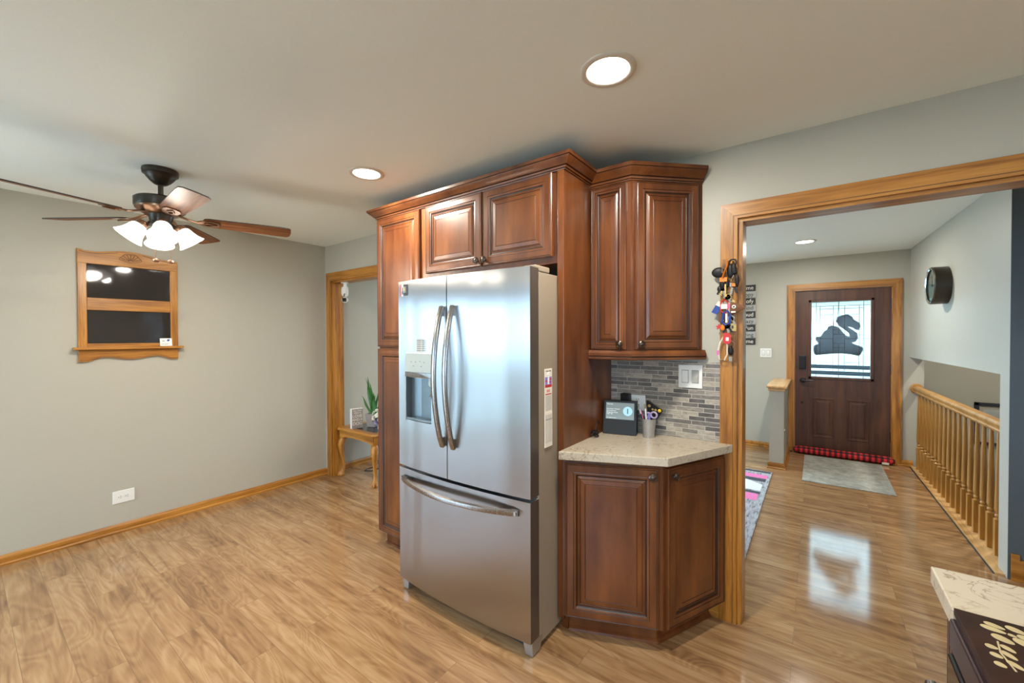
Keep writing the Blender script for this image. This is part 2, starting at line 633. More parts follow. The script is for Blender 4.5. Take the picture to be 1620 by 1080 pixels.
def plaid_mat():
    m, nt, b = nmat('buffalo_plaid')
    L = nt.links
    N = nt.nodes.new
    uv = N('ShaderNodeTexCoord')
    sp = N('ShaderNodeSeparateXYZ')
    L.new(uv.outputs['Object'], sp.inputs[0])
    at = N('ShaderNodeMath')
    at.operation = 'ARCTAN2'
    zc = N('ShaderNodeMath')
    zc.operation = 'SUBTRACT'
    zc.inputs[1].default_value = 0.05
    L.new(sp.outputs[2], zc.inputs[0])
    L.new(zc.outputs[0], at.inputs[0])
    L.new(sp.outputs[1], at.inputs[1])

    def stripe(src, k, ph):
        a = N('ShaderNodeMath')
        a.operation = 'MULTIPLY_ADD'
        a.inputs[1].default_value = k
        a.inputs[2].default_value = ph + 50
        L.new(src, a.inputs[0])
        f = N('ShaderNodeMath')
        f.operation = 'FRACT'
        L.new(a.outputs[0], f.inputs[0])
        g = N('ShaderNodeMath')
        g.operation = 'GREATER_THAN'
        g.inputs[1].default_value = 0.5
        L.new(f.outputs[0], g.inputs[0])
        return g.outputs[0]
    s1 = stripe(sp.outputs[0], 1 / 0.052, 0)
    s2 = stripe(at.outputs[0], 5.5 / (2 * PI), 0.2)
    ad = N('ShaderNodeMath')
    ad.operation = 'ADD'
    L.new(s1, ad.inputs[0])
    L.new(s2, ad.inputs[1])
    hf = N('ShaderNodeMath')
    hf.operation = 'MULTIPLY'
    hf.inputs[1].default_value = 0.5
    L.new(ad.outputs[0], hf.inputs[0])
    r = N('ShaderNodeValToRGB')
    r.color_ramp.interpolation = 'CONSTANT'
    e = r.color_ramp.elements
    e[0].position = 0
    e[0].color = (0.012, 0.01, 0.01, 1)
    e[1].position = 0.25
    e[1].color = (0.15, 0.012, 0.015, 1)
    x = e.new(0.75)
    x.color = (0.75, 0.03, 0.04, 1)
    L.new(hf.outputs[0], r.inputs['Fac'])
    L.new(r.outputs['Color'], b.inputs['Base Color'])
    b.inputs['Roughness'].default_value = 0.9


plaid_mat()


def glass_mat(name, tint=(1, 1, 1), gloss=0.06, rough=0.02):
    m = bpy.data.materials.new(name)
    m.use_nodes = True
    nt = m.node_tree
    nt.nodes.clear()
    out = nt.nodes.new('ShaderNodeOutputMaterial')
    t = nt.nodes.new('ShaderNodeBsdfTransparent')
    t.inputs[0].default_value = (*tint, 1)
    g = nt.nodes.new('ShaderNodeBsdfGlossy')
    g.inputs['Roughness'].default_value = rough
    mx = nt.nodes.new('ShaderNodeMixShader')
    mx.inputs[0].default_value = gloss
    nt.links.new(t.outputs[0], mx.inputs[1])
    nt.links.new(g.outputs[0], mx.inputs[2])
    nt.links.new(mx.outputs[0], out.inputs[0])
    MATS[name] = m


glass_mat('clear_glass')
glass_mat('tinted_glass', (0.60, 0.63, 0.60), 0.015, 0.1)
glass_mat('clock_glass', (0.8, 0.9, 0.88), 0.25, 0.05)


# ------------------------------------------------------------------ mesh helpers
class MB:
    def __init__(self):
        self.v = []
        self.f = []
        self.m = []
        self.T = Matrix.Identity(4)

    def av(self, p):
        self.v.append(self.T @ Vector(p))
        return len(self.v) - 1

    def af(self, idx, mi=0):
        self.f.append(tuple(idx))
        self.m.append(mi)

    def box(self, a, b, mi=0):
        (x0, y0, z0), (x1, y1, z1) = a, b
        x0, x1 = min(x0, x1), max(x0, x1)
        y0, y1 = min(y0, y1), max(y0, y1)
        z0, z1 = min(z0, z1), max(z0, z1)
        i = [self.av(p) for p in ((x0, y0, z0), (x1, y0, z0), (x1, y1, z0), (x0, y1, z0), (x0, y0, z1), (x1, y0, z1), (x1, y1, z1), (x0, y1, z1))]
        for q in ((0, 3, 2, 1), (4, 5, 6, 7), (0, 1, 5, 4), (1, 2, 6, 5), (2, 3, 7, 6), (3, 0, 4, 7)):
            self.af([i[k] for k in q], mi)
        return self

    def prism(self, poly, z0, z1, mi=0, plane='XY'):
        def P(a, b, c):
            return {'XY': (a, b, c), 'XZ': (a, c, b), 'YZ': (c, a, b)}[plane]
        n = len(poly)
        lo = [self.av(P(a, b, z0)) for a, b in poly]
        hi = [self.av(P(a, b, z1)) for a, b in poly]
        self.af(lo[::-1], mi)
        self.af(hi, mi)
        for k in range(n):
            self.af((lo[k], lo[(k + 1) % n], hi[(k + 1) % n], hi[k]), mi)
        return self

    def rings(self, rings, mi=0, cap=True, closed=False, mis=None):
        """list of rings (lists of points), joined"""
        ids = [[self.av(p) for p in r] for r in rings]
        n = len(ids[0])
        for a, b in zip(ids[:-1], ids[1:]):
            for k in range(n):
                self.af((a[k], a[(k + 1) % n], b[(k + 1) % n], b[k]), mis[k] if mis else mi)
        if closed:
            a, b = ids[-1], ids[0]
            for k in range(n):
                self.af((a[k], a[(k + 1) % n], b[(k + 1) % n], b[k]), mi)
        elif cap:
            self.af(ids[0][::-1], mi)
            self.af(ids[-1], mi)
        return self

    def lathe(self, prof, c=(0, 0, 0), n=24, mi=0, axis='Z', cap=True):
        rr = []
        for r, z in prof:
            ring = []
            for k in range(n):
                a = 2 * PI * k / n
                x, y = r * math.cos(a), r * math.sin(a)
                if axis == 'Z':
                    p = (c[0] + x, c[1] + y, c[2] + z)
                elif axis == 'Y':
                    p = (c[0] + x, c[1] + z, c[2] + y)
                else:
                    p = (c[0] + z, c[1] + x, c[2] + y)
                ring.append(p)
            rr.append(ring)
        return self.rings(rr, mi, cap)

    def tube(self, pts, r, n=8, mi=0, flat=None, closed=False):
        """flat=(w,h) gives an elliptical section; r may be list"""
        pts = [Vector(p) for p in pts]
        rr = []
        up = None
        m = len(pts)
        for i, p in enumerate(pts):
            a = pts[(i - 1) % m] if (closed or i > 0) else pts[0]
            b = pts[(i + 1) % m] if (closed or i < m - 1) else pts[-1]
            t = (b - a)
            if t.length < 1e-9:
                t = Vector((0, 0, 1))
            t.normalize()
            if up is None:
                up = Vector((0, 0, 1)) if abs(t.z) < 0.9 else Vector((1, 0, 0))
            s = t.cross(up)
            if s.length < 1e-6:
                s = t.cross(Vector((0, 1, 0)))
            s.normalize()
            u = s.cross(t).normalized()
            up = u
            ri = r[i] if isinstance(r, (list, tuple)) else r
            w, h = (ri, ri) if not flat else flat
            rr.append([p + s * w * math.cos(2 * PI * k / n) + u * h * math.sin(2 * PI * k / n) for k in range(n)])
        return self.rings(rr, mi, not closed, closed)

    def sweep(self, path, prof, mi=0, closed=False, mis=None):
        """path: 2-D points walked so that the outside is on the right; prof: (out, z) points, closed section"""
        n = len(path)
        rr = []
        for i in range(n):
            p = Vector(path[i])
            d0 = (p - Vector(path[i - 1])).normalized() if (i > 0 or closed) else None
            d1 = (Vector(path[(i + 1) % n]) - p).normalized() if (i < n - 1 or closed) else None
            if d0 is None:
                d0 = d1
            if d1 is None:
                d1 = d0
            n0 = Vector((d0.y, -d0.x))
            n1 = Vector((d1.y, -d1.x))
            mm = (n0 + n1)
            mm = mm / max(1e-6, mm.length_squared) * 2
            rr.append([(p.x + mm.x * o, p.y + mm.y * o, z) for o, z in prof])
        return self.rings(rr, mi, not closed, closed, mis)

    def ball(self, c, r, n=10, m=7, mi=0):
        rx, ry, rz = (r, r, r) if not isinstance(r, (tuple, list)) else r
        rr = []
        for j in range(m + 1):
            t = PI * j / m
            s = max(math.sin(t), 0.02)
            rr.append([(c[0] + rx * s * math.cos(2 * PI * k / n), c[1] + ry * s * math.sin(2 * PI * k / n), c[2] - rz * math.cos(t)) for k in range(n)])
        return self.rings(rr, mi)

    def torus(self, c, Rr, r, axis='Y', n=16, mi=0):
        pts = []
        for k in range(n):
            a = 2 * PI * k / n
            x, y = Rr * math.cos(a), Rr * math.sin(a)
            pts.append({'Y': (c[0] + x, c[1], c[2] + y), 'X': (c[0], c[1] + x, c[2] + y), 'Z': (c[0] + x, c[1] + y, c[2])}[axis])
        return self.tube(pts, r, 6, mi, closed=True)

    def build(self, name, mats, parent=None, smooth=None, bevel=None, loc=None, rz=None):
        me = bpy.data.meshes.new(name)
        me.from_pydata([tuple(v) for v in self.v], [], self.f)
        if isinstance(mats, str):
            mats = [mats]
        for m in mats:
            me.materials.append(MATS[m])
        for p, mi in zip(me.polygons, self.m):
            p.material_index = mi
        bm = bmesh.new()
        bm.from_mesh(me)
        bmesh.ops.recalc_face_normals(bm, faces=bm.faces)
        bm.to_mesh(me)
        bm.free()
        if smooth:
            for p in me.polygons:
                p.use_smooth = True
            me.set_sharp_from_angle(angle=R(smooth))
        o = bpy.data.objects.new(name, me)
        C.objects.link(o)
        if parent:
            o.parent = parent
        if loc:
            o.location = loc
        if rz is not None:
            o.rotation_euler = (0, 0, rz)
        if bevel:
            md = o.modifiers.new('bevel', 'BEVEL')
            md.width = bevel
            md.segments = 2
            md.limit_method = 'ANGLE'
            md.angle_limit = R(40)
        return o


def thing(name, label, cat, loc=(0, 0, 0), rz=0, group=None):
    o = bpy.data.objects.new(name, None)
    C.objects.link(o)
    o.empty_display_size = 0.1
    o.location = loc
    o.rotation_euler = (0, 0, rz)
    return tag(o, label, cat, group)


def tag(o, label, cat, group=None):
    o['label'] = label
    o['category'] = cat
    if group:
        o['group'] = group
    return o


def struct(o):
    o['kind'] = 'structure'
    return o


def copy_tree(o, parent=None):
    c = o.copy()
    C.objects.link(c)
    if parent:
        c.parent = parent
    for ch in list(o.children):
        copy_tree(ch, c)
    return c


def text(name, body, size, mat, parent, loc, rot=(PI / 2, 0, 0), ext=0.0006, align='CENTER', sx=1.0, bold=0.0):
    cu = bpy.data.curves.new(name, 'FONT')
    cu.body = body
    cu.size = size
    cu.extrude = ext
    cu.align_x = align
    cu.align_y = 'CENTER'
    cu.offset = bold
    t = bpy.data.objects.new(name, cu)
    C.objects.link(t)
    me = bpy.data.meshes.new_from_object(t)
    bpy.data.objects.remove(t)
    me.name = name
    me.materials.clear()
    me.materials.append(MATS[mat])
    o = bpy.data.objects.new(name, me)
    C.objects.link(o)
    o.parent = parent
    o.location = loc
    o.rotation_euler = rot
    o.scale = (sx, 1, 1)
    return o


# ------------------------------------------------------------------ the shell
XL, YB, YD = -4.237, 2.369, 6.353
YS, XE = -2.3, 3.2


def SX(y):      # the stair wall runs very slightly off square
    return 0.85 + (YD - y) * (0.09 / 2.583)


fl = MB()
fl.prism([(XL, YS), (XE, YS), (XE, 3.86), (SX(3.86) + 0.01, 3.86), (SX(YD) + 0.01, YD), (XL, YD)], -0.12, 0)
struct(fl.build('floor', 'floor_laminate'))
cl = MB().box((XL - .1, YS - .1, CEIL), (XE + .1, 7.0, CEIL + .1))
struct(cl.build('ceiling', 'ceiling_paint'))
w = MB().box((XL - .12, YS - .1, -.12), (XL, -2.05, CEIL)).box((XL - .12, -2.05, 2.05), (XL, -.9, CEIL)).box((XL - .12, -2.05, -.12), (XL, -.9, 0)).box((XL - .12, -.9, -.12), (XL, 4.1, CEIL)).box((XL - .12, 4.1, -.12), (XL, 5.9, .6)).box((XL - .12, 4.1, 2.1), (XL, 5.9, CEIL)).box((XL - .12, 5.9, -.12), (XL, YD + .12, CEIL))
struct(w.build('wall_left', 'wall_paint'))
w = MB()
for ya, yb2, za, zb2 in ((4.1, 4.15, .6, 2.1), (5.85, 5.9, .6, 2.1), (4.1, 5.9, .6, .65), (4.1, 5.9, 2.05, 2.1), (4.97, 5.03, .6, 2.1)):
    w.box((XL - .09, ya, za), (XL - .03, yb2, zb2))
wo = struct(w.build('added_window_4', 'white_paint'))  # window added out of view so daylight reaches the stair wall
MB().box((XL - .064, 4.15, .65), (XL - .056, 5.85, 2.05)).build('pane', 'clear_glass', wo)
w = MB()
for ya, yb2, za, zb2 in ((-2.05, -2.0, 0, 2.05), (-.95, -.9, 0, 2.05), (-2.05, -.9, 0, .06), (-2.05, -.9, 1.99, 2.05)):
    w.box((XL - .09, ya, za), (XL - .03, yb2, zb2))
wo = struct(w.build('added_window_5', 'white_paint'))  # unseen window added for daylight and a bright band on the fridge
MB().box((XL - .064, -2.0, .06), (XL - .056, -.95, 1.99)).build('pane', 'clear_glass', wo)
# back wall with the two openings
w = MB()
T = YB + .12
DLX, DRX, DZ = -4.092, -2.75, 2.055      # left doorway
OLX, ORX, OZ = -0.298, 2.0, 2.050      # large opening
w.box((XL, YB, 0), (DLX - .02, T, CEIL)).box((DLX - .02, YB, DZ + .02), (DRX + .02, T, CEIL)).box((DRX + .02, YB, 0), (OLX - .022, T, CEIL)).box((OLX - .022, YB, OZ + .02), (ORX + .02, T, CEIL)).box((ORX + .02, YB, 0), (XE, T, CEIL))
struct(w.build('wall_back', 'wall_paint'))
# south wall with patio door and window, both unseen and added for daylight
w = MB()
w.box((XL, YS - .12, -.12), (-4.12, YS, CEIL)).box((-4.12, YS - .12, 2.05), (-3.12, YS, CEIL)).box((-4.12, YS - .12, -.12), (-3.12, YS, 0)).box((-3.12, YS - .12, -.12), (-.3, YS, CEIL))
w.box((-.3, YS - .12, -.12), (1.2, YS, .95)).box((-.3, YS - .12, 2.1), (1.2, YS, CEIL)).box((1.2, YS - .12, -.12), (XE, YS, CEIL))
struct(w.build('wall_south', 'wall_paint'))
w = MB().box((XE, YS - .12, -.12), (XE + .12, 3.9, CEIL))
struct(w.build('wall_right', 'wall_paint'))
# entry wall, with door opening and an unseen living room window added
DX0, DX1, DH = -0.222, 0.708, 2.045
w = MB()
w.box((XL, YD, -.12), (-3.45, YD + .12, CEIL)).box((-3.45, YD, -.12), (-1.25, YD + .12, .6)).box((-3.45, YD, 2.1), (-1.25, YD + .12, CEIL)).box((-1.25, YD, -.12), (DX0, YD + .12, CEIL)).box((DX0, YD, DH), (DX1, YD + .12, CEIL)).box((DX0, YD, -.12), (DX1, YD + .12, 0)).box((DX1, YD, -1.5), (.965, YD + .12, CEIL))
struct(w.build('wall_entry', 'wall_paint'))
# stairwell walls
w = MB().box((.965, 6.70, -1.5), (2.3, 6.82, CEIL)).box((.90, 6.40, -1.5), (.965, 6.82, CEIL))
struct(w.build('wall_stairwell', 'wall_paint'))
w = MB().box((2.2, 3.86, -1.5), (2.32, 6.8, CEIL))
struct(w.build('wall_stair_side', 'wall_paint'))
w = MB().box((.90, 3.86, -1.45), (2.3, 6.8, -1.4))
struct(w.build('floor_lower', 'dark_carpet'))
w = MB().box((SX(3.9) + .02, 3.80, -1.5), (2.3, 3.86, -.01))
w.box((.84, 3.8, -1.5), (.90, 6.5, -.121))  # unseen side wall added to stop outdoor light leaking under the floor
struct(w.build('wall_stair_pit', 'wall_paint'))
# bulkhead wall above the railing (with the clock) and its end post
w = MB()
n0, n1, n2 = 3.77, 3.905, YD
w.prism([(SX(n0), n0), (SX(n0) + .12, n0), (SX(n1) + .12, n1), (SX(n1), n1)], 0, CEIL)
w.prism([(SX(n1), n1), (SX(n1) + .12, n1), (SX(n2) + .12, n2), (SX(n2), n2)], 1.228, CEIL)
struct(w.build('wall_stair', 'wall_paint'))
w = MB().box((SX(n0) + .0005, n0 - .004, 0), (XE, n0 - .0005, CEIL)).box((SX(n0) + .12, n0, 0), (XE, n0 + .09, CEIL))
struct(w.build('wall_stair_front', 'shaded_slate_paint'))

# unseen windows added behind the camera and in the living room for daylight
def window(name, x0, x1, z0, z1, yin, yout, bars, sliding=False):
    m = MB()
    f = .05
    ym = (yin + yout) / 2
    m.box((x0, ym - .03, z0), (x0 + f, ym + .03, z1)).box((x1 - f, ym - .03, z0), (x1, ym + .03, z1)).box((x0, ym - .03, z0), (x1, ym + .03, z0 + f)).box((x0, ym - .03, z1 - f), (x1, ym + .03, z1))
    for b in bars:
        m.box((b - .03, ym - .03, z0), (b + .03, ym + .03, z1))
    o = struct(m.build(name, 'white_paint'))
    g = MB().box((x0 + f, ym - .004, z0 + f), (x1 - f, ym + .004, z1 - f)).build('pane', 'clear_glass', o)
    return o


window('added_window_1', -4.12, -3.12, 0, 2.05, YS, YS - .12, [])
window('added_window_2', -.3, 1.2, .95, 2.1, YS, YS - .12, [.45])
window('added_window_3', -3.45, -1.25, .6, 2.1, YD, YD + .12, [-2.9, -1.8])

# baseboards (oak): profile out, z
BB = [(0, 0), (.022, 0), (.022, .012), (.014, .02), (.014, .05), (.009, .062), (.006, .068), (0, .068)]


def baseboard(name, path, mat):
    return struct(MB().sweep(path, BB).build(name, mat, bevel=None))


baseboard('baseboard_left', [(XL, -.9), (XL, YB)], 'oak_Y')
baseboard('baseboard_living', [(XL, T), (XL, YD), (-.43, YD)], 'oak_Y')
baseboard('baseboard_entry', [(.755, YD), (SX(YD) + .03, YD)], 'oak_X')
struct(MB().box((-.46, YB - .016, 0), (-.3995, YB - .0005, .115)).box((-.46, YB - .019, 0), (-.3995, YB - .016, .014)).build('baseboard_end', 'oak_X'))
# oak blocks wrapping the end of the stair wall
w = MB().box((SX(n0) + .012, n0 - .018, 0), (SX(n0) + .045, n0 - .004, .16))
w.prism([(SX(n0) + .045, 0), (SX(n0) + .045, .125), (1.6, .33), (1.6, 0)], n0 - .018, n0 - .004, plane='XZ')
struct(w.build('trim_6', 'oak_X'))
st = MB().box((1.03, 3.42, 0), (1.55, n0 - .02, .075))
tag(st.build('carpet_step', 'carpet', bevel=.02), 'pale carpeted step beside the shaded slate wall at the right edge', 'step')

# doorway and opening casings
CP = [(0, 0), (.012, .0), (.017, .006), (.017, .052), (.014, .056), (.017, .060), (.017, .078), (.012, .083), (0, .083)]


def casing(name, x0, x1, zt, y, wdt=.078, dirs=-1, both=True, th=.019, matv='oak_Z', math_='oak_X', left=True, right=True):
    """flat casing with mitred corners around an opening x0..x1, top zt, on wall face y"""
    m = MB()
    yo = y + dirs * th
    g = .009
    if left:
        m.prism([(x0 - wdt, 0), (x0, 0), (x0, zt), (x0 - wdt, zt + wdt)], yo, y, 0, 'XZ')
        m.prism([(x0 - .016 - g / 2, 0), (x0 - .012 - g / 2, 0), (x0 - .012 - g / 2, zt + .012), (x0 - .016 - g / 2, zt + .016)], yo + dirs * .0008, yo, 2, 'XZ')
    if right:
        m.prism([(x1, 0), (x1 + wdt, 0), (x1 + wdt, zt + wdt), (x1, zt)], yo, y, 0, 'XZ')
    m.prism([(x0 - wdt, zt + wdt), (x0, zt), (x1, zt), (x1 + wdt, zt + wdt)], yo, y, 1, 'XZ')
    m.prism([(x0 - .012 - g / 2, zt + .012), (x0 - .016 - g / 2, zt + .016), (x1 + .016, zt + .016), (x1 + .012, zt + .012)], yo + dirs * .0008, yo, 2, 'XZ')
    return struct(m.build(name, [matv, math_, 'oak_groove'], bevel=.0025))


plain('oak_groove', (0.16, 0.07, 0.02), 0.5)
# big opening: casing and jamb liner
casing('trim_1', -.320, ORX + .02, 2.067, YB)
w = MB().box((OLX - .022, YB - .001, 0), (OLX, T + .001, OZ)).box((ORX, YB - .001, 0), (ORX + .02, T + .001, OZ))
w.box((OLX - .022, YB - .001, OZ), (ORX + .02, T + .001, OZ + .02), 1)
struct(w.build('trim_2', ['oak_Z', 'oak_X']))
casing('trim_3', -.320, ORX + .02, 2.067, T, dirs=1)
# left doorway
casing('trim_4', DLX - .012, DRX, 2.062, YB, wdt=.085)
w = MB().box((DLX - .02, YB - .001, 0), (DLX + .002, T + .001, DZ)).box((DRX, YB - .001, 0), (DRX + .02, T + .001, DZ))
w.box((DLX - .02, YB - .001, DZ - .012), (DRX + .02, T + .001, DZ + .02), 1)
struct(w.build('trim_5', ['oak_Z', 'oak_X']))

# floor edge strip along the stairwell
w = MB()
a, b = 3.80, YD - .022
w.prism([(SX(a) - .05, a), (SX(a) - .042, a), (SX(b) + .008, b), (SX(b) - .0, b)], 0, .004, 1)
w.prism([(SX(a) - .042, a), (SX(a) + .11, a), (SX(b) + .11, b), (SX(b) + .008, b)], 0, .010, 0)
struct(w.build('trim_7', ['oak_light', 'dark_slot']))

# half wall beside the front door
hw = thing('half_wall', 'low greige half wall with an oak cap left of the front door', 'half wall', (-.345, 5.39, 0))
MB().box((-.068, 0, 0), (.068, YD - 5.39 - .001, .865)).build('wall_body', 'wall_paint', hw)
m = MB().box((-.098, -.03, .895), (.098, YD - 5.39 - .002, .92))
m.box((-.082, -.014, .862), (.082, YD - 5.39 - .002, .895))
m.build('cap', 'oak_light', hw, bevel=.006)
MB().sweep([(-.068, YD - 5.42), (-.068, 0), (.068, 0), (.068, YD - 5.42)], BB).build('base_trim', 'oak_X', hw)
p = MB().lathe([(0.001, 0), (.03, 0), (.03, -.006), (0.001, -.007)], (.068 + .007, .1, .42), 16, 0, 'X')
p.build('round_plate', 'chrome', hw)


# ------------------------------------------------------------------ raised panel doors
def panel_door(name, wd, ht, parent, loc, rz, rail=.058, th=.020, label=None):
    """front faces -Y in local space, x 0..wd, z 0..ht"""
    m = MB()
    prof = [(0, th * .0 + .004, 0), (.004, 0, 0), (.006, 0, 0), (.009, .0015, 1), (.0115, 0, 0),
            (rail - .022, 0, 0), (rail - .020, .002, 1), (rail - .017, .001, 0), (rail - .009, .002, 0), (rail - .006, .006, 1),
            (rail - .001, .008, 1), (rail + .004, .006, 0), (rail + .010, .003, 0), (rail + .0125, .005, 1), (rail + .015, .0035, 0),
            (rail + .034, .0015, 0), (rail + .036, .003, 1), (rail + .038, .0015, 0)]

    def ring(i, y):
        return [(i, y, i), (wd - i, y, i), (wd - i, y, ht - i), (i, y, ht - i)]
    ids = [[m.av(p) for p in ring(0, th)]]
    mis = [0]
    for i, y, mi in prof:
        ids.append([m.av(p) for p in ring(i, y)])
        mis.append(mi)
    for k in range(len(ids) - 1):
        a_, b_ = ids[k], ids[k + 1]
        for q in range(4):
            m.af((a_[q], a_[(q + 1) % 4], b_[(q + 1) % 4], b_[q]), mis[k + 1])
    m.af(ids[-1], 0)
    m.af(ids[0][::-1], 0)
    o = m.build(name, ['cherry', 'cherry_glaze'], parent, loc=loc, rz=rz)
    if label:
        o['label'] = label
    return o


def knob(parent, x, z, y=0):
    m = MB().lathe([(.001, 0), (.006, 0), (.006, -.012), (.011, -.014), (.019, -.019), (.019, -.024), (.014, -.028), (.012, -.0262), (.008, -.029), (.001, -.0305)], (x, y, z), 18, 0, 'Y')
    return m.build('knob', 'knob_metal', parent, smooth=35)


# pantry cabinet
YF = 1.79          # face of boxes; doors stand .02 proud
pc = thing('pantry_cabinet', 'tall narrow cherry pantry cabinet left of the fridge', 'cabinet', (-2.26, 2.07, 0))
lx = lambda x: x + 2.26
ly = lambda y: y - 2.07
MB().box((lx(-2.486), ly(YF), .105), (lx(-1.99), ly(YB - .001), 2.292)).build('body', 'cherry', pc)
MB().box((lx(-2.47), ly(1.83), 0), (lx(-1.99), ly(YB - .001), .105)).sweep([(lx(-2.47), ly(1.83)), (lx(-1.99), ly(1.83))], [(0, 0), (.012, 0), (.01, .012), (0, .016)]).build('toe_kick', 'cherry', pc)
d = panel_door('door', .442, .885, pc, (lx(-2.486), ly(1.77), 1.405), 0)
d = panel_door('door', .442, 1.285, pc, (lx(-2.486), ly(1.77), .107), 0)
# cabinet above the fridge
fc = thing('wall_cabinet', 'two-door cherry cabinet above the stainless fridge', 'cabinet', (-1.52, 2.07, 1.84))
lx = lambda x: x + 1.52
MB().box((lx(-1.9895), ly(YF), 0), (lx(-1.0325), ly(YB - .001), 2.292 - 1.84)).build('body', 'cherry', fc)
d = panel_door('door', .463, .418, fc, (lx(-1.985), ly(1.77), 1.873 - 1.84), 0, rail=.06)
knob(d, .44, .03)
d = panel_door('door', .452, .418, fc, (lx(-1.512), ly(1.77), 1.873 - 1.84), 0, rail=.06)
knob(d, .022, .03)
# end panel
ep = MB().box((0, 0, .075), (.036, YB - 1.779, 2.292)).box((0, .04, 0), (.036, YB - 1.779, .075))
o = ep.build('end_panel', 'cherry', loc=(-1.032, 1.778, 0), bevel=.002)
tag(o, 'tall dark cherry side panel right of the fridge', 'cabinet panel')

# crown moulding over pantry, fridge cabinet, end panel
CR = [(0, 0), (.006, 0), (.008, .006), (.014, .008), (.016, .018), (.024, .022), (.034, .036), (.048, .050), (.052, .058), (.058, .060), (.060, .078), (0, .078)]
cr = [(o_, z * .82 + 2.2935) for o_, z in CR]
CG = [0, 0, 1, 0, 1, 0, 0, 0, 1, 0, 0, 0]
m = MB().sweep([(-2.486, YB), (-2.486, YF - .002), (-.996, YF - .002), (-.996, 2.085)], cr, mis=CG)
tag(m.build('crown_molding', ['cherry', 'cherry_glaze'], smooth=25), 'long cherry crown moulding along the pantry and fridge cabinet tops', 'moulding')

# corner wall cabinet
uc = thing('corner_wall_cabinet', 'angled cherry wall cabinet hanging above the tiled backsplash', 'cabinet', (-.75, 2.25, 1.40))
ox, oy, oz = -.75, 2.25, 1.40
k1 = -2.857
body = [(-.995, YB), (-.995, 2.085), (k1 + 2.085, 2.085), (k1 + YB, YB)]
MB().prism([(x - ox, y - oy) for x, y in body], 0, .885).build('body', 'cherry', uc)
d = panel_door('door', .196, .868, uc, (-.990 - ox, 2.065 - oy, .003), 0, rail=.046)
knob(d, .170, .03)
# diagonal face
c45 = math.cos(PI / 4)
sx0, sy0 = k1 + 2.085, 2.085
fx, fy = sx0 + .02 * c45 + .018 * c45, sy0 - .02 * c45 + .018 * c45
d = panel_door('door', .352, .868, uc, (fx - ox, fy - oy, .003), PI / 4, rail=.06)
knob(d, .024, .03)
pth = [(-.995, 2.085), (k1 + 2.085, 2.085), (k1 + YB - .001, YB - .001)]
crc = [(o_ * .92, z + 2.279 - oz) for o_, z in CR]
MB().sweep([(x - ox, y - oy) for x, y in pth], crc, mis=CG).build('crown', ['cherry', 'cherry_glaze'], uc, smooth=25)
LR = [(0, 0), (.034, 0), (.039, .004), (.039, .012), (.036, .016), (.039, .020), (.039, .034), (.034, .040), (.03, .046), (.03, .05), (0, .05)]
MB().sweep([(x - ox, y - oy) for x, y in pth], [(o_, z - .05) for o_, z in LR], mis=[0, 0, 0, 1, 1, 0, 0, 0, 0, 0, 0]).prism([(x - ox, y - oy) for x, y in body], -.03, 0).build('light_rail', ['cherry', 'cherry_glaze'], uc, smooth=25)

# base corner cabinet
bc = thing('corner_base_cabinet', 'angled cherry base cabinet under the small quartz counter', 'cabinet', (-.75, 2.2, 0))
ox, oy = -.75, 2.2
A, B, D_ = Vector((-.995, 1.72)), Vector((-.535, 1.913)), Vector((-.338, 2.349))


def inset(pts, d):
    """move the open polyline to its left by d"""
    out = []
    for i, p in enumerate(pts):
        d0 = (p - pts[i - 1]).normalized() if i else None
        d1 = (pts[i + 1] - p).normalized() if i < len(pts) - 1 else None
        d0 = d0 or d1
        d1 = d1 or d0
        n0, n1 = Vector((-d0.y, d0.x)), Vector((-d1.y, d1.x))
        mm = n0 + n1
        out.append(p + mm / mm.length_squared * 2 * d)
    return out


Ab, Bb, Db = inset([A, B, D_], .042)
dirs1 = (Bb - Ab).normalized()
dirs2 = (Db - Bb).normalized()
# trim the body where it meets the end panel and the casing / wall
t0 = (-.9955 - Ab.x) / dirs1.x
Ab = Ab + dirs1 * t0
t1 = (2.348 - Bb.y) / dirs2.y
Db = Bb + dirs2 * t1
poly = [(-.9955, YB - .001), tuple(Ab), tuple(Bb), tuple(Db), (-.402, 2.349), (-.402, YB - .001)]
MB().prism([(x - ox, y - oy) for x, y in poly], .100, .879).build('body', 'cherry', bc)
Ai, Bi, Di = inset([A, B, D_], .1)
Ai = Vector((-.9955, Ai.y + (-.9955 - Ai.x) * dirs1.y / dirs1.x))
Di = Bi + dirs2 * ((2.348 - Bi.y) / dirs2.y)
poly = [(-.9955, YB - .001), tuple(Ai), tuple(Bi), tuple(Di), (Di.x, YB - .001)]
m = MB().prism([(x - ox, y - oy) for x, y in poly], 0, .100)
m.sweep([(q[0] - ox, q[1] - oy) for q in (Ai, Bi, Di)], [(0, 0), (.014, 0), (.012, .012), (.004, .018), (0, .02)])
m.build('toe_kick', 'cherry', bc)
L1, L2 = (Bb - Ab).length, (Db - Bb).length
a1 = math.atan2(dirs1.y, dirs1.x)
a2 = math.atan2(dirs2.y, dirs2.x)
nn1 = Vector((dirs1.y, -dirs1.x))
nn2 = Vector((dirs2.y, -dirs2.x))
q = Ab + dirs1 * .012 + nn1 * .02
d = panel_door('door', L1 - .032, .752, bc, (q.x - ox, q.y - oy, .108), a1, rail=.062)
knob(d, L1 - .06, .717)
q = Bb + dirs2 * .014 + nn2 * .02
d = panel_door('door', L2 - .02, .752, bc, (q.x - ox, q.y - oy, .108), a2, rail=.062)
knob(d, .028, .717)
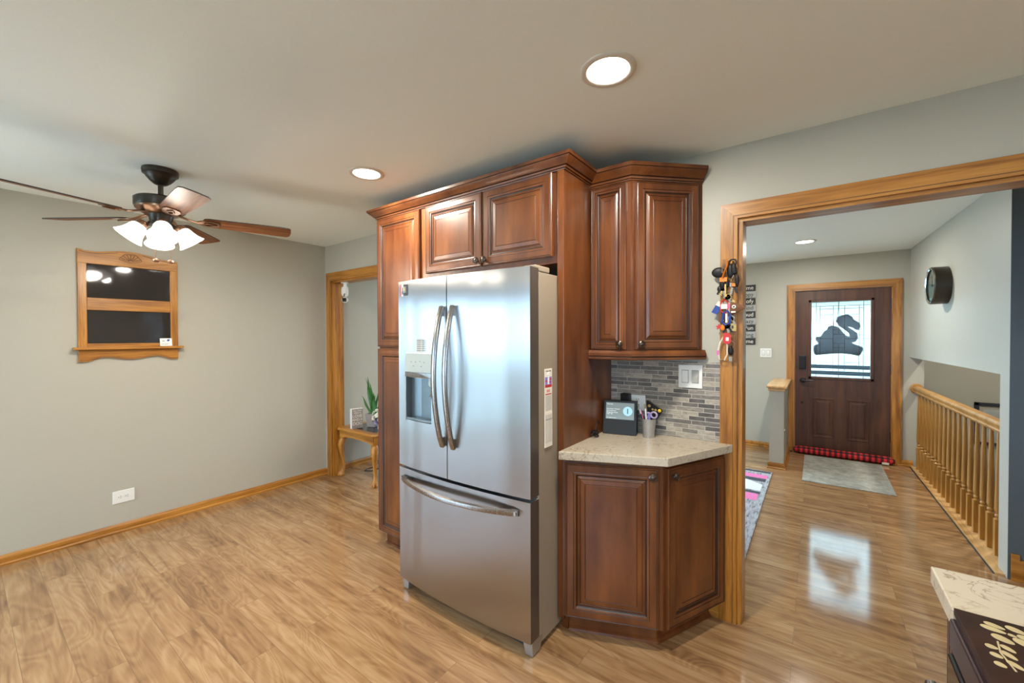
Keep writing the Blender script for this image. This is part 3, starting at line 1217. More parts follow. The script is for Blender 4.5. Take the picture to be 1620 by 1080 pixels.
# small counter
cp = [(-.9955, YB - .009), (-.9955, 1.722), tuple(B), tuple(D_), (-.3985, 2.349), (-.3985, YB - .009)]
o = MB().prism(cp, .880, .920).build('countertop', 'quartz', bevel=.003)
tag(o, 'small angled beige quartz countertop beside the fridge panel', 'countertop')
# backsplash
o = MB().box((-.9955, YB - .0085, .9205), (-.3985, YB - .0005, 1.335)).build('backsplash', 'mosaic_tile')
tag(o, 'grey linear mosaic tile backsplash behind the small counter', 'backsplash')


# ------------------------------------------------------------------ refrigerator
FX0, FX1, FYE = -1.947, -1.030, 1.532
fr = thing('refrigerator', 'stainless steel french door refrigerator with bottom freezer drawer', 'refrigerator', (-1.4885, 1.95, 0))
ox, oy = -1.4885, 1.95
HW = (FX1 - FX0) / 2


def fy_(x):       # bowed front, local x
    return (FYE - oy) - .026 * (1 - (x / HW) ** 2)


def curved_panel(m, x0, x1, z0, z1, yback, holes=(), n=14, bev=.006):
    xs = sorted(set([x0 + (x1 - x0) * i / n for i in range(n + 1)] + [h[0] for h in holes] + [h[1] for h in holes]))
    zs = sorted(set([z0, z1] + [h[2] for h in holes] + [h[3] for h in holes]))
    F_ = {}
    for i, x in enumerate(xs):
        for j, z in enumerate(zs):
            F_[i, j] = m.av((x, fy_(x), z))
    for i in range(len(xs) - 1):
        for j in range(len(zs) - 1):
            cx, cz = (xs[i] + xs[i + 1]) / 2, (zs[j] + zs[j + 1]) / 2
            if any(h[0] < cx < h[1] and h[2] < cz < h[3] for h in holes):
                continue
            m.af((F_[i, j], F_[i + 1, j], F_[i + 1, j + 1], F_[i, j + 1]))
    bt = [m.av((x, yback, z0)) for x in xs]
    tp = [m.av((x, yback, z1)) for x in xs]
    J = len(zs) - 1
    for i in range(len(xs) - 1):
        m.af((bt[i], bt[i + 1], F_[i + 1, 0], F_[i, 0]))
        m.af((F_[i, J], F_[i + 1, J], tp[i + 1], tp[i]))
    m.af(bt + tp[::-1])
    m.af([bt[0]] + [F_[0, j] for j in range(J + 1)] + [tp[0]], 1)
    e_ = len(xs) - 1
    m.af([bt[e_]] + [F_[e_, j] for j in range(J + 1)] + [tp[e_]], 1)


YBk = 1.602 - oy
plain('door_side', (0.12, 0.10, 0.085), 0.35, metal=0.5)
hole = (-1.874 - ox, -1.648 - ox, 1.005, 1.250)
m = MB()
curved_panel(m, -HW, -1.533 - ox, .738, 1.790, YBk, [hole])
ldoor = m.build('door', ['stainless', 'door_side'], fr, smooth=30)
m = MB()
curved_panel(m, -1.527 - ox, HW, .738, 1.790, YBk)
rdoor = m.build('door', ['stainless', 'door_side'], fr, smooth=30)
m = MB()
curved_panel(m, -HW, HW, .078, .722, YBk, n=24)
drawer = m.build('freezer_drawer', ['stainless', 'door_side'], fr, smooth=30)
m = MB().box((-HW + .012, 1.612 - oy, .03), (HW - .006, 2.30 - oy, 1.775))
m.box((-HW + .02, YBk, .10), (HW - .02, 1.612 - oy, 1.77), 1)
m.box((-HW + .03, 1.60 - oy, .0), (HW - .03, 2.25 - oy, .03), 2)
m.build('body', ['fridge_side', 'fridge_gasket', 'dark_slot'], fr, bevel=.003)
# hinge covers
for s in (-1, 1):
    MB().box((s * (HW - .004), 1.585 - oy, 1.7755), (s * (HW - .075), 1.71 - oy, 1.805)).build('hinge_cover', 'fridge_side', fr, bevel=.006)
# feet
for s in (-1, 1):
    x_ = s * (HW - .004)
    x2 = s * (HW - .058)
    mm = MB()
    mm.rings([[(x_, 1.553 - oy, .006), (x2 + s * .012, 1.553 - oy, .006), (x2 + s * .012, 1.62 - oy, .006), (x_, 1.62 - oy, .006)],
              [(x_, 1.548 - oy, .077), (x2, 1.548 - oy, .077), (x2, 1.64 - oy, .077), (x_, 1.64 - oy, .077)]])
    mm.lathe([(.012, 0), (.012, .008)], (x_ - s * .025, 1.58 - oy, 0), 10)
    mm.build('foot', 'foot_grey', fr, bevel=.003)


# handles
def vhandle(parent, xc, z0, z1):
    pts = []
    for i in range(21):
        t = i / 20
        z = z0 + (z1 - z0) * t
        out = .012 + .060 * math.sin(PI * t) ** .8
        pts.append((xc, fy_(xc) - out, z))
    m = MB()
    rr = []
    for i, p in enumerate(pts):
        w_, d_ = .0145, .0085
        a_ = pts[max(0, i - 1)]
        b_ = pts[min(20, i + 1)]
        tv = (Vector(b_) - Vector(a_)).normalized()
        nv = Vector((0, tv.z, -tv.y))
        P = Vector(p)
        X = Vector((1, 0, 0))
        rr.append([P + X * w_ * cx + nv * d_ * cy for cx, cy in ((-1, -.6), (-.7, -1), (.7, -1), (1, -.6), (1, .6), (.7, 1), (-.7, 1), (-1, .6))])
    m.rings(rr)
    for z in (z0 + .03, z1 - .03):
        m.box((xc - .008, fy_(xc) - .022, z - .02), (xc + .008, fy_(xc) + .004, z + .02))
    return m.build('handle', 'stainless_handle', parent, smooth=40)


vhandle(ldoor, -1.553 - ox, .905, 1.630)
vhandle(rdoor, -1.474 - ox, .905, 1.630)
m = MB()
rr = []
for i in range(25):
    t = i / 24
    x = (-1.905 - ox) + (.82) * t
    out = .010 + .052 * math.sin(PI * t) ** .7
    y = fy_(x) - out
    z = .668 - .010 * math.sin(PI * t)
    rr.append([(x, y - .007, z - .011), (x, y - .009, z), (x, y - .007, z + .011), (x, y + .006, z + .015), (x, y + .008, z), (x, y + .006, z - .015)])
m.rings(rr)
for x in (-1.88 - ox, -1.11 - ox):
    m.box((x - .02, fy_(x) - .024, .660), (x + .02, fy_(x) + .004, .676))
m.build('handle', 'stainless_handle', drawer, smooth=50)
# dispenser
h0, h1, hz0, hz1 = hole
yf = fy_(h0)
ydeep = yf + .052
dsp = MB()
dsp.box((h0, ydeep - .002, hz0), (h1, ydeep, hz1))
dsp.box((h0, yf + .001, hz0), (h0 + .001, ydeep, hz1)).box((h1 - .001, fy_(h1) + .001, hz0), (h1, ydeep, hz1)).box((h0, yf + .001, hz1 - .001), (h1, ydeep, hz1))
# curved niche back
pts = [(h0 + (h1 - h0) * i / 12, ydeep - .012 + .012 * math.sin(PI * i / 12)) for i in range(13)]
for i in range(12):
    (xa, ya), (xb, yb_) = pts[i], pts[i + 1]
    dsp.af([dsp.av(p) for p in ((xa, ya, hz0), (xb, yb_, hz0), (xb, yb_, hz1), (xa, ya, hz1))])
dn = dsp.build('dispenser_recess', 'recess_blue', ldoor)
MB().box((h0 + .002, yf - .002, hz0 + .001), (h1 - .002, ydeep - .004, hz0 + .014)).build('drip_tray', 'recess_blue', ldoor, bevel=.003)
m = MB()
zp0, zp1 = 1.278, 1.385
m.rings([[(h0 - .002, fy_(h0) - .004, zp0), (h1 + .002, fy_(h1) - .004, zp0), (h1 + .002, fy_(h1) + .004, zp0), (h0 - .002, fy_(h0) + .004, zp0)],
         [(h0 - .002, fy_(h0) - .004, zp1), (h1 + .002, fy_(h1) - .004, zp1), (h1 + .002, fy_(h1) + .004, zp1), (h0 - .002, fy_(h0) + .004, zp1)]])
cpn = m.build('control_panel', 'panel_pale', ldoor, bevel=.002)
for xx, zz in ((-.06, 1.335), (-.02, 1.335), (.02, 1.34), (.055, 1.335), (-.04, 1.312), (.03, 1.312)):
    xm = (h0 + h1) / 2 + xx
    MB().box((xm - .004, fy_(xm) - .0062, zz - .0015), (xm + .004, fy_(xm) - .003, zz + .0015)).build('panel_mark', 'grey_line', ldoor)
m = MB()
m.rings([[(x, fy_(x) - .006 - .003 * math.sin(PI * (x - h0) / (h1 - h0)), z) for x, z in ((h0 - .002, 1.251), ((h0 + h1) / 2, 1.247), (h1 + .002, 1.251), (h1 + .002, 1.277), ((h0 + h1) / 2, 1.277), (h0 - .002, 1.277))],
         [(x, fy_(x) + .012, z) for x, z in ((h0 - .002, 1.251), ((h0 + h1) / 2, 1.247), (h1 + .002, 1.251), (h1 + .002, 1.277), ((h0 + h1) / 2, 1.277), (h0 - .002, 1.277))]])
m.build('dispenser_lip', 'stainless_handle', ldoor)
# thin bright frame around the niche
m = MB()
for xa in (h0 - .004, h1 + .001):
    m.box((xa, fy_(xa) - .002, hz0 - .004), (xa + .003, fy_(xa) + .01, 1.388))
m.box((h0 - .004, fy_(h0) - .006, hz0 - .004), (h1 + .004, fy_(h0) + .01, hz0 - .001))
m.build('dispenser_frame', 'chrome', ldoor)
MB().lathe([(.016, .0), (.018, -.03), (.012, -.045)], (h1 - .045, yf + .026, 1.245), 12).tube([(h1 - .045, yf + .03, 1.21), (h1 - .045, yf + .028, 1.17), (h1 - .045, yf + .02, 1.145)], .007, 8, flat=(.012, .004)).build('paddle', 'panel_pale', ldoor, smooth=40)

# sticker top left of the fridge door
stk = MB()
xa = -1.925 - ox
yy = fy_(xa) - .0008


def flat_rect(m, x0, x1, z0, z1, off, mi):
    m.box((x0, fy_(x0) - off, z0), (x1, fy_(x0) - off + .001, z1), mi)


for x0, x1, z0, z1, off, mi in ((0, .075, 1.706, 1.772, .003, 0), (.0, .010, 1.705, 1.773, .0035, 1), (.033, .073, 1.760, 1.770, .0036, 2), (.033, .073, 1.708, 1.724, .0036, 2), (.060, .073, 1.708, 1.77, .0036, 2), (.016, .026, 1.716, 1.734, .0036, 3), (.020, .025, 1.734, 1.756, .0036, 4), (.036, .047, 1.735, 1.750, .0037, 5)):
    flat_rect(stk, xa + x0, xa + x1, z0, z1, off, mi)
stk.build('sticker', ['white', 'red', 'slat_black', 'porch_blue', 'brown_plush', 'gold_tag'], ldoor)

# vent label magnet
m = MB()
x0 = -1.772 - ox
m.box((x0, fy_(x0) - .004, 1.388), (x0 + .125, fy_(x0) - .0035 + .002, 1.462), 0)
for r_ in range(6):
    for c_ in range(3):
        m.box((x0 + .006 + c_ * .04, fy_(x0) - .0048, 1.396 + r_ * .0105), (x0 + .040 + c_ * .04, fy_(x0) - .004, 1.401 + r_ * .0105), 1)
m.box((x0 + .006, fy_(x0) - .0048, 1.457), (x0 + .09, fy_(x0) - .004, 1.459), 1)
m.T = Matrix.Identity(4)
o = m.build('magnet', ['paper', 'grey_line'], loc=(ox, oy, 0))
tag(o, 'small pale magnet with columns of print above the ice dispenser', 'magnet')

# long calendar magnet on the fridge side (faces +X)
cm = thing('calendar_magnet', 'long paper calendar magnet on the side of the fridge', 'magnet', (-1.0335 + .0006, 1.655, .945), PI / 2)
m = MB()
m.box((0, -.0015, .0), (.070, 0, .375), 0)
m.box((.002, -.0035, -.0), (.068, -.0015, .165), 0)
m.box((.005, -.0022, .285), (.065, -.0015, .298), 1)
m.box((.005, -.0021, .298), (.065, -.0015, .335), 2)
m.box((.046, -.0024, .320), (.062, -.0015, .328), 1).box((.040, -.0024, .306), (.062, -.0015, .312), 1).box((.008, -.0024, .312), (.022, -.0015, .32), 1)
m.box((.028, -.0026, .300), (.042, -.0015, .350), 3)
m.tube([(.026, -.003, .345), (.03, -.003, .356), (.038, -.003, .356), (.040, -.003, .345)], .0025, 6, 3)
m.box((.008, -.0022, .250), (.062, -.0015, .255), 1)
z = .242
while z > .172:
    m.box((.009, -.0019, z), (.064, -.0015, z + .0014), 4)
    z -= .0048
for k in range(9):
    m.box((.008 + k * .0066, -.0040, .02), (.0092 + k * .0066, -.0035, .155), 4)
m.box((.006, -.0042, .130), (.064, -.0035, .133), 4)
m.build('sheet', ['paper', 'red', 'purple', 'white', 'grey_line'], cm)
text('print', '2023', .016, 'red', cm, (.035, -.0018, .268), ext=.0003)
text('print', 'COLD  ONE', .009, 'slat_black', cm, (.035, -.0018, .363), ext=.0003)


# ------------------------------------------------------------------ ceiling fan
def build_fan():
    f = thing('ceiling_fan', 'bronze ceiling fan with five wooden blades and lit glass shades', 'ceiling fan', (FAN[0], FAN[1], CEIL))
    MB().lathe([(.001, 0), (.083, 0), (.085, -.012), (.083, -.028), (.072, -.034), (.066, -.046), (.050, -.066), (.032, -.082), (.020, -.088), (.001, -.088)], n=36).build('canopy', 'bronze', f, smooth=35)
    MB().lathe([(.013, -.085), (.013, -.150), (.022, -.152), (.024, -.165), (.001, -.165)], n=16).build('downrod', 'bronze', f, smooth=35)
    mo = MB().lathe([(.001, -.148), (.03, -.150), (.075, -.158), (.112, -.168), (.121, -.176), (.121, -.215), (.117, -.222), (.001, -.222)], n=40).build('motor_housing', 'bronze', f, smooth=35)
    MB().lathe([(.001, -.2215), (.117, -.2225), (.115, -.232), (.100, -.246), (.082, -.256), (.070, -.262), (.001, -.262)], n=40).build('trim_band', 'copper_bronze', f, smooth=35)
    MB().lathe([(.06, -.26), (.056, -.275), (.052, -.300), (.060, -.306), (.060, -.322), (.045, -.330), (.001, -.331)], n=30).build('switch_housing', 'bronze', f, smooth=35)
    # blades
    zb = -.272
    bl = MB()
    outline = [(.205, -.048), (.23, -.056), (.40, -.062), (.60, -.068), (.645, -.066), (.660, -.050), (.664, 0), (.660, .050), (.645, .066), (.60, .068), (.40, .062), (.23, .056), (.205, .048), (.196, .025), (.196, -.025)]
    tilt = R(-12)

    def tl(x, y, z):
        return (x, y * math.cos(tilt) - z * math.sin(tilt), zb + y * math.sin(tilt) + z * math.cos(tilt))
    lo = [bl.av(tl(x, y, -.003)) for x, y in outline]
    hi = [bl.av(tl(x, y, .003)) for x, y in outline]
    bl.af(lo[::-1])
    bl.af(hi)
    for k in range(len(outline)):
        k2 = (k + 1) % len(outline)
        bl.af((lo[k], lo[k2], hi[k2], hi[k]), 1)
    b0 = bl.build('blade', ['blade_wood', 'dark_slot'], f)
    ir = MB()
    ir.tube([(.085, 0, -.255), (.11, 0, -.262), (.14, 0, -.272), (.17, 0, -.278), (.20, 0, -.277)], .01, 8, flat=(.016, .006))
    pts = [(.165, -.012), (.19, -.034), (.235, -.04), (.27, -.03), (.28, 0), (.27, .03), (.235, .04), (.19, .034), (.165, .012)]
    lo = [ir.av(tl(x, y, -.009)) for x, y in pts]
    hi = [ir.av(tl(x, y, -.0035)) for x, y in pts]
    ir.af(lo[::-1])
    ir.af(hi)
    for k in range(len(pts)):
        k2 = (k + 1) % len(pts)
        ir.af((lo[k], lo[k2], hi[k2], hi[k]))
    ir.tube([tl(.19, 0, -.012), tl(.22, .015, -.013), tl(.262, 0, -.013), tl(.22, -.015, -.013)], .004, 6, closed=True)
    i0 = ir.build('blade_iron', 'copper_bronze', b0, smooth=40)
    for k in range(5):
        a = R(70 + 72 * k)
        if k == 0:
            b = b0
        else:
            b = b0.copy()
            C.objects.link(b)
            b.parent = f
            ii = i0.copy()
            C.objects.link(ii)
            ii.parent = b
        b.rotation_euler = (0, 0, a)
    # light kit
    MB().lathe([(.001, -.330), (.045, -.332), (.042, -.345), (.025, -.352), (.001, -.354)], n=24).build('light_hub', 'copper_bronze', f, smooth=40)
    for k in range(4):
        a = R(-10 + 90 * k)
        ca, sa = math.cos(a), math.sin(a)
        ar = MB()
        ar.tube([(.03, 0, -.320), (.065, 0, -.316), (.092, 0, -.325)], .008)
        tiltv = Vector((math.sin(R(36)), 0, -math.cos(R(36))))
        base = Vector((.074, 0, -.312))
        side = Vector((0, 1, 0))
        upv = side.cross(tiltv)

        def ring(r, t, n=24):
            c = base + tiltv * t
            return [c + side * r * math.cos(2 * PI * q / n) + upv * r * math.sin(2 * PI * q / n) for q in range(n)]
        ar.rings([ring(.012, -.006), ring(.024, .0), ring(.029, .012), ring(.027, .026)])
        arm = ar.build('light_arm', 'copper_bronze', f, smooth=40)
        arm.rotation_euler = (0, 0, a)
        sh = MB()
        pr = [(.024, .022), (.036, .030), (.043, .045), (.047, .065), (.053, .085), (.064, .105), (.072, .116), (.070, .116), (.051, .088), (.044, .065), (.040, .045), (.033, .033), (.02, .026)]
        sh.rings([ring(r_, t_) for r_, t_ in pr])
        s = sh.build('lamp_shade', 'shade_glow', f, smooth=50)
        s.rotation_euler = (0, 0, a)
        bb = MB()
        bb.rings([ring(.01, .03, 12), ring(.02, .045, 12), ring(.024, .06, 12), ring(.018, .078, 12), ring(.004, .085, 12)])
        u = bb.build('bulb', 'lamp_glow', f, smooth=60)
        u.rotation_euler = (0, 0, a)
        # light of the bulb
        l = bpy.data.lights.new('fan_bulb_light', 'POINT')
        l.energy = 2.5
        l.color = (1.0, .93, .82)
        l.shadow_soft_size = .03
        lo_ = bpy.data.objects.new('fan_bulb_light', l)
        C.objects.link(lo_)
        lp = base + tiltv * .125
        lo_.location = (FAN[0] + lp.x * ca, FAN[1] + lp.x * sa, CEIL + lp.z)
        dn_ = Vector((tiltv.x * ca, tiltv.x * sa, tiltv.z))
        dk = lamp_disk('fan_shade_light', lo_.location, .11, 2.2, (1.0, .86, .68))
        dk.rotation_euler = dn_.to_track_quat('-Z', 'Y').to_euler()
    for dx, dy, zl in ((.02, -.03, -.515), (.03, .035, -.515)):
        m = MB().tube([(dx, dy, -.345), (dx, dy, zl)], .0012, 5).lathe([(.003, 0), (.012, -.004), (.017, -.012), (.012, -.020), (.001, -.023)], (dx, dy, zl), 12)
        m.build('pull_chain', 'copper_bronze', f, smooth=40)


build_fan()


# recessed lights
def recessed(x, y, label):
    t = thing('recessed_light', label, 'ceiling light', (x, y, CEIL), group='recessed ceiling lights')
    n = 40
    m = MB().lathe([(.100, 0), (.100, -.003), (.096, -.0065), (.080, -.007), (.076, -.004), (.074, 0)], n=n, cap=False)
    m.build('trim_ring', 'trim_ring', t, smooth=40)
    MB().lathe([(.001, -.004), (.0755, -.004), (.0755, -.001), (.001, -.001)], n=n).build('lens', 'lamp_glow', t)
    return t


labs = ['largest recessed ceiling light, above the counter right of the fan', 'recessed ceiling light between the fan and the pantry cabinet', 'unseen recessed light added as fill behind the camera on the left', 'unseen recessed light added as fill behind the camera on the right', 'unseen recessed light added as fill right of the stove']
for (x, y), lb in zip(REC[:2], labs):
    recessed(x, y, lb)
for (x, y), lb in zip(REC[2:], labs[2:]):
    recessed(x, y, lb)
for (x, y), lb in zip(ENTRY_REC, ['small recessed ceiling light in front of the entry door', 'unseen recessed light added as fill in the living room', 'unseen recessed light added to brighten the stairwell']):
    recessed(x, y, lb)


# ------------------------------------------------------------------ message board on the left wall (faces +X; local x -> +Y)
mb = thing('message_board', 'oak wall board with two dark glossy panels and a shelf', 'message board', (XL + .001, .522, 1.30), PI / 2)
W_, H_ = .57, .808
m = MB()
m.box((0, -.022, .09), (.047, 0, .72)).build('side_rail', 'oak_Z', mb, bevel=.003)
MB().box((.523, -.022, .09), (W_, 0, .72)).build('side_rail', 'oak_Z', mb, bevel=.003)
top = [(0, .710), (W_, .710), (W_, .790), (.53, .790), (.47, .797), (.40, .812), (.33, .825), (.285, .828), (.24, .826), (.17, .814), (.10, .800), (.04, .800), (0, .812)]
tb = MB().prism(top, -.024, 0, 0, 'XZ').build('top_board', 'oak_X', mb, bevel=.003)
m = MB()
m.tube([(.008, -.024, .795), (.05, -.024, .787), (.11, -.024, .788), (.18, -.024, .802), (.215, -.024, .808)], .0022, 6)
m.tube([(.355, -.024, .808), (.40, -.024, .798), (.47, -.024, .784), (.53, -.024, .778), (.562, -.024, .779)], .0022, 6)
# carved shell
for k in range(7):
    a = R(-66 + 22 * k)
    x1_, z1_ = .285 + .062 * math.sin(a), .752 + .055 * math.cos(a)
    m.tube([(.285 + .008 * math.sin(a), -.0245, .752 + .008 * math.cos(a)), ((.285 + x1_) / 2, -.0255, (.752 + z1_) / 2), (x1_, -.0245, z1_)], .0024, 6)
arc = []
for k in range(25):
    t = -80 + 160 * k / 24
    a = R(t)
    rr_ = .060 + .006 * abs(math.sin(3.5 * a))
    arc.append((.285 + rr_ * math.sin(a), -.0245, .752 + rr_ * .9 * math.cos(a)))
m.tube(arc + [(.285, -.0245, .742)], .0022, 6, closed=True)
m.build('carved_shell', 'oak_groove', tb)
MB().box((.047, -.020, .375), (.523, 0, .465)).build('middle_rail', 'oak_X', mb, bevel=.003)
MB().box((.047, -.022, .105), (.523, 0, .132)).build('lower_rail', 'oak_X', mb, bevel=.003)
for z0_, z1_ in ((.132, .375), (.465, .710)):
    MB().box((.047, -.010, z0_), (.523, -.002, z1_)).build('dark_panel', 'board_black', mb)
MB().box((-.028, -.062, .088), (W_ + .028, 0, .106)).build('shelf', 'oak_X', mb, bevel=.004)
ap = [(0, .088), (0, 0), (.05, .0), (.085, .018), (.12, .030), (.17, .028), (.23, .014), (.285, .008), (.34, .014), (.40, .028), (.45, .030), (.485, .018), (.52, .0), (W_, 0), (W_, .088)]
apo = MB().prism(ap, -.022, 0, 0, 'XZ').build('apron', 'oak_X', mb, bevel=.003)
m = MB().tube([(.004, -.022, .010), (.05, -.022, .010), (.085, -.022, .028), (.12, -.022, .040), (.17, -.022, .038), (.23, -.022, .024), (.285, -.022, .018), (.34, -.022, .024), (.40, -.022, .038), (.45, -.022, .040), (.485, -.022, .028), (.52, -.022, .010), (.566, -.022, .010)], .002, 6)
m.build('carved_line', 'oak_groove', apo)
# card on the board
cd = thing('card', 'small white card with a blue mark leaning on the oak board shelf', 'card', (XL + .032, .522 + .452, 1.4065), PI / 2)
m = MB()
m.T = Matrix.Rotation(R(-9), 4, 'X')
m.box((0, -.001, 0), (.076, .001, .062), 0)
m.prism([(.042, .042), (.050, .055), (.064, .052), (.060, .042), (.052, .036)], -.0018, -.001, 1, 'XZ')
m.box((.014, -.0016, .035), (.030, -.001, .044), 2).box((.01, -.0016, .012), (.05, -.001, .015), 2).box((.01, -.0016, .02), (.06, -.001, .022), 2)
m.build('card_face', ['white', 'blue', 'slat_grey'], cd)


# ------------------------------------------------------------------ plates and switches
def outlet_face(m, cx, cz, horiz, y=-.006):
    m.lathe([(.001, 0), (.0165, 0), (.0165, -.0025), (.001, -.0028)], (cx, y, cz), 20, 0, 'Y')
    a = [(-.007, .004), (-.007, -.004)] if horiz else [(-.005, .005), (.005, .005)]
    for q in (-1, 1):
        if horiz:
            m.box((cx - .002, y - .0035, cz + q * .006 - .001), (cx + .007, y - .002, cz + q * .006 + .001), 1)
        else:
            m.box((cx + q * .006 - .001, y - .0035, cz - .001), (cx + q * .006 + .001, y - .002, cz + .008), 1)
    g = (-.009, 0) if horiz else (0, -.008)
    m.lathe([(.001, -.002), (.0028, -.0035), (.001, -.0036)], (cx + g[0], y, cz + g[1]), 8, 1, 'Y')


op = thing('outlet', 'white horizontal double outlet low on the left wall', 'outlet', (XL, .690, .222), PI / 2)
MB().box((0, -.006, 0), (.124, 0, .094)).build('cover_plate', 'white_plastic', op, bevel=.003)
m = MB()
outlet_face(m, .042, .047, True)
outlet_face(m, .082, .047, True)
m.build('sockets', ['white_plastic', 'dark_slot'], op, smooth=40)


def double_switch(label, loc, w_, h_, style=0):
    t = thing('light_switch', label, 'light switch', loc)
    MB().box((0, -.006, 0), (w_, 0, h_)).build('cover_plate', 'white_plastic', t, bevel=.003)
    for k in range(2):
        cx = w_ * (.29 + .42 * k)
        m = MB()
        m.box((cx - .0175, -.008, h_ / 2 - .035), (cx + .0175, -.0055, h_ / 2 + .035), 0)
        m.rings([[(cx - .0155, -.0085, h_ / 2 - .032), (cx + .0155, -.0085, h_ / 2 - .032), (cx + .0155, -.0085, h_ / 2 + .032), (cx - .0155, -.0085, h_ / 2 + .032)],
                 [(cx - .0155, -.010, h_ / 2 - .032), (cx + .0155, -.010, h_ / 2 - .032), (cx + .0155, -.0135, h_ / 2 + .0), (cx - .0155, -.0135, h_ / 2)]], 1)
        m.build('rocker', ['grey_line', 'rocker_beige' if style and k else 'white_plastic'], t)
    return t


double_switch('white two-rocker light switch on the grey mosaic backsplash', (-.605, YB - .0088, 1.193), .122, .125, 1)
double_switch('white double light switch on the entry wall left of the front door', (-.592, YD, 1.190), .128, .118)
# outlet behind the smart display
t = thing('outlet', 'white outlet plate behind the smart display on the backsplash', 'outlet', (-.915, YB - .0088, 1.045))
MB().box((0, -.006, 0), (.128, 0, .088)).build('cover_plate', 'white_plastic', t, bevel=.003)
m = MB()
outlet_face(m, .085, .026, False)
outlet_face(m, .085, .060, False)
outlet_face(m, .035, .026, False)
outlet_face(m, .035, .060, False)
m.build('sockets', ['white_plastic', 'dark_slot'], t, smooth=40)

# ------------------------------------------------------------------ things on the small counter
sd = thing('smart_display', 'black smart display showing a timer disc on the small counter', 'smart display', (-.887, 2.215, .9205), R(14))
m = MB()
m.prism([(0, 0), (.085, 0), (.070, .03), (.048, .188), (.040, .188)], -.0935, .0935, 0, 'YZ')
m.build('housing', 'black_plastic', sd, bevel=.003)
# tilted face transform
fa = math.atan2(.040, .188)
TF = Matrix.Translation((0, -.0008, 0)) @ Matrix.Rotation(-fa, 4, 'X')
m = MB()
m.T = TF
m.box((-.078, -.0012, .085), (.078, .0004, .178), 0)
m.build('screen', 'screen_grey', sd)
m = MB()
m.T = TF
m.lathe([(.001, -.0016), (.026, -.0016), (.026, -.0010), (.001, -.0010)], (.043, 0, .132), 28, 0, 'Y')
m.build('screen_disc', 'screen_disc', sd)
m = MB()
m.T = TF
m.box((.0405, -.0022, .118), (.0455, -.0014, .146), 0)
m.build('screen_mark', 'porch_blue', sd)
for i, (tx, zz, sz) in enumerate((('Wed 2:30', .168, .008), ('According to Wikipedia', .142, .0075), ('the name for the', .132, .0075), ('Refrigerator may be', .122, .0075), ('1910 - 150', .113, .0075), ('Try "Alexa, tell me"', .092, .007))):
    if i == 5:
        tx = 'Try "tell me more"'
    o = text('screen_text', tx, sz, 'screen_text', sd, TF @ Vector((-.073, -.0016, zz)), (PI / 2 - fa, 0, 0), ext=.0002, align='LEFT')
ad = MB().box((0, 0, 0), (.052, .045, .05))
o = ad.build('power_adapter', 'black_plastic', loc=(-.915, YB - .0705, 1.092), bevel=.006)
tag(o, 'black cube power adapter plugged in above the smart display', 'adapter')
cc = MB()
pts = []
for k in range(60):
    t = k / 59
    a = t * 5.2 * PI
    pts.append((-.974 + .016 * math.cos(a), 2.075 + .030 * math.sin(a) + .02 * t, .925 + .014 + .014 * math.sin(a * .7)))
pts += [(-.982, 2.125, .955), (-.988, 2.14, .99), (-.989, 2.155, 1.0), (-.989, 2.17, .98)]
cc.tube(pts, .0032, 6)
cc.build('cord', 'black_plastic')
tag(bpy.data.objects['cord'], 'tangled black cord between the cherry panel and the display', 'cord')
# pencil cup
pcup = thing('pencil_cup', 'silver mesh pencil cup beside the smart display', 'pencil cup', (-.738, 2.262, .9205))
MB().lathe([(.001, 0), (.030, 0), (.0305, .003), (.040, .100), (.0385, .100), (.029, .006), (.001, .004)], n=28).build('cup', 'mesh_silver', pcup, smooth=30)
MB().torus((0, 0, .100), .0395, .002, 'Z', 28).build('rim', 'chrome', pcup)
pens = [('pen', 'black pen leaning out at the left of the pencil cup', 'black_plastic', (-.02, -.01), (-.045, -.012), .15, .0035),
        ('pen', 'pale pink pen leaning left out of the pencil cup', 'pink', (-.018, .0), (-.04, -.006), .145, .0035),
        ('marker', 'purple blue marker standing in the pencil cup', 'purple', (.01, -.018), (.012, -.026), .135, .007),
        ('pen', 'white topped pen standing in the middle of the pencil cup', 'white', (-.004, -.012), (-.012, -.016), .155, .004),
        ('pen', 'brown pencil leaning back in the pencil cup', 'gold_tag', (-.008, .015), (-.03, .022), .175, .0035)]
for nm, lb, mt, p0, p1, ln, r_ in pens:
    a_ = Vector((p0[0] * .7, p0[1] * .7, .008))
    b_ = Vector((p1[0], p1[1], ln))
    mid = a_.lerp(b_, .82)
    m = MB().tube([a_, mid], r_, 8).tube([mid, b_], [r_ * 1.15, r_ * .9], 8, 1)
    o = m.build(nm, [mt, 'white' if mt in ('black_plastic',) else mt], loc=(-.738, 2.262, .9205), smooth=40)
    tag(o, lb, 'pen', 'pens in the pencil cup')
sc = thing('scissors', 'scissors with pale lilac handles standing in the pencil cup', 'scissors', (-.725, 2.250, .9205))
MB().tube([(0, 0, .01), (.004, 0, .09)], .004, 6, flat=(.005, .0015)).build('blade', 'chrome', sc)
MB().torus((.020, 0, .125), .016, .005, 'Y', 18).build('handle', 'petal_lilac', sc, smooth=50)
MB().torus((-.012, .004, .120), .014, .005, 'Y', 18).build('handle', 'petal_lilac', sc, smooth=50)
bn = MB()
bn.prism([(-.012, .09), (.028, .085), (.062, .140), (.060, .152), (-.018, .198), (-.024, .19)], -.006, .006, 0, 'XZ')
bn.ball((.050, -.008, .146), .0095, mi=1)
for (x, z, r_) in ((-.006, .168, .008), (.012, .150, .006), (.028, .148, .007), (.004, .130, .004)):
    bn.lathe([(.001, -.0075), (r_, -.0075), (r_, -.006), (.001, -.006)], (x, 0, z), 12, 2, 'Y')
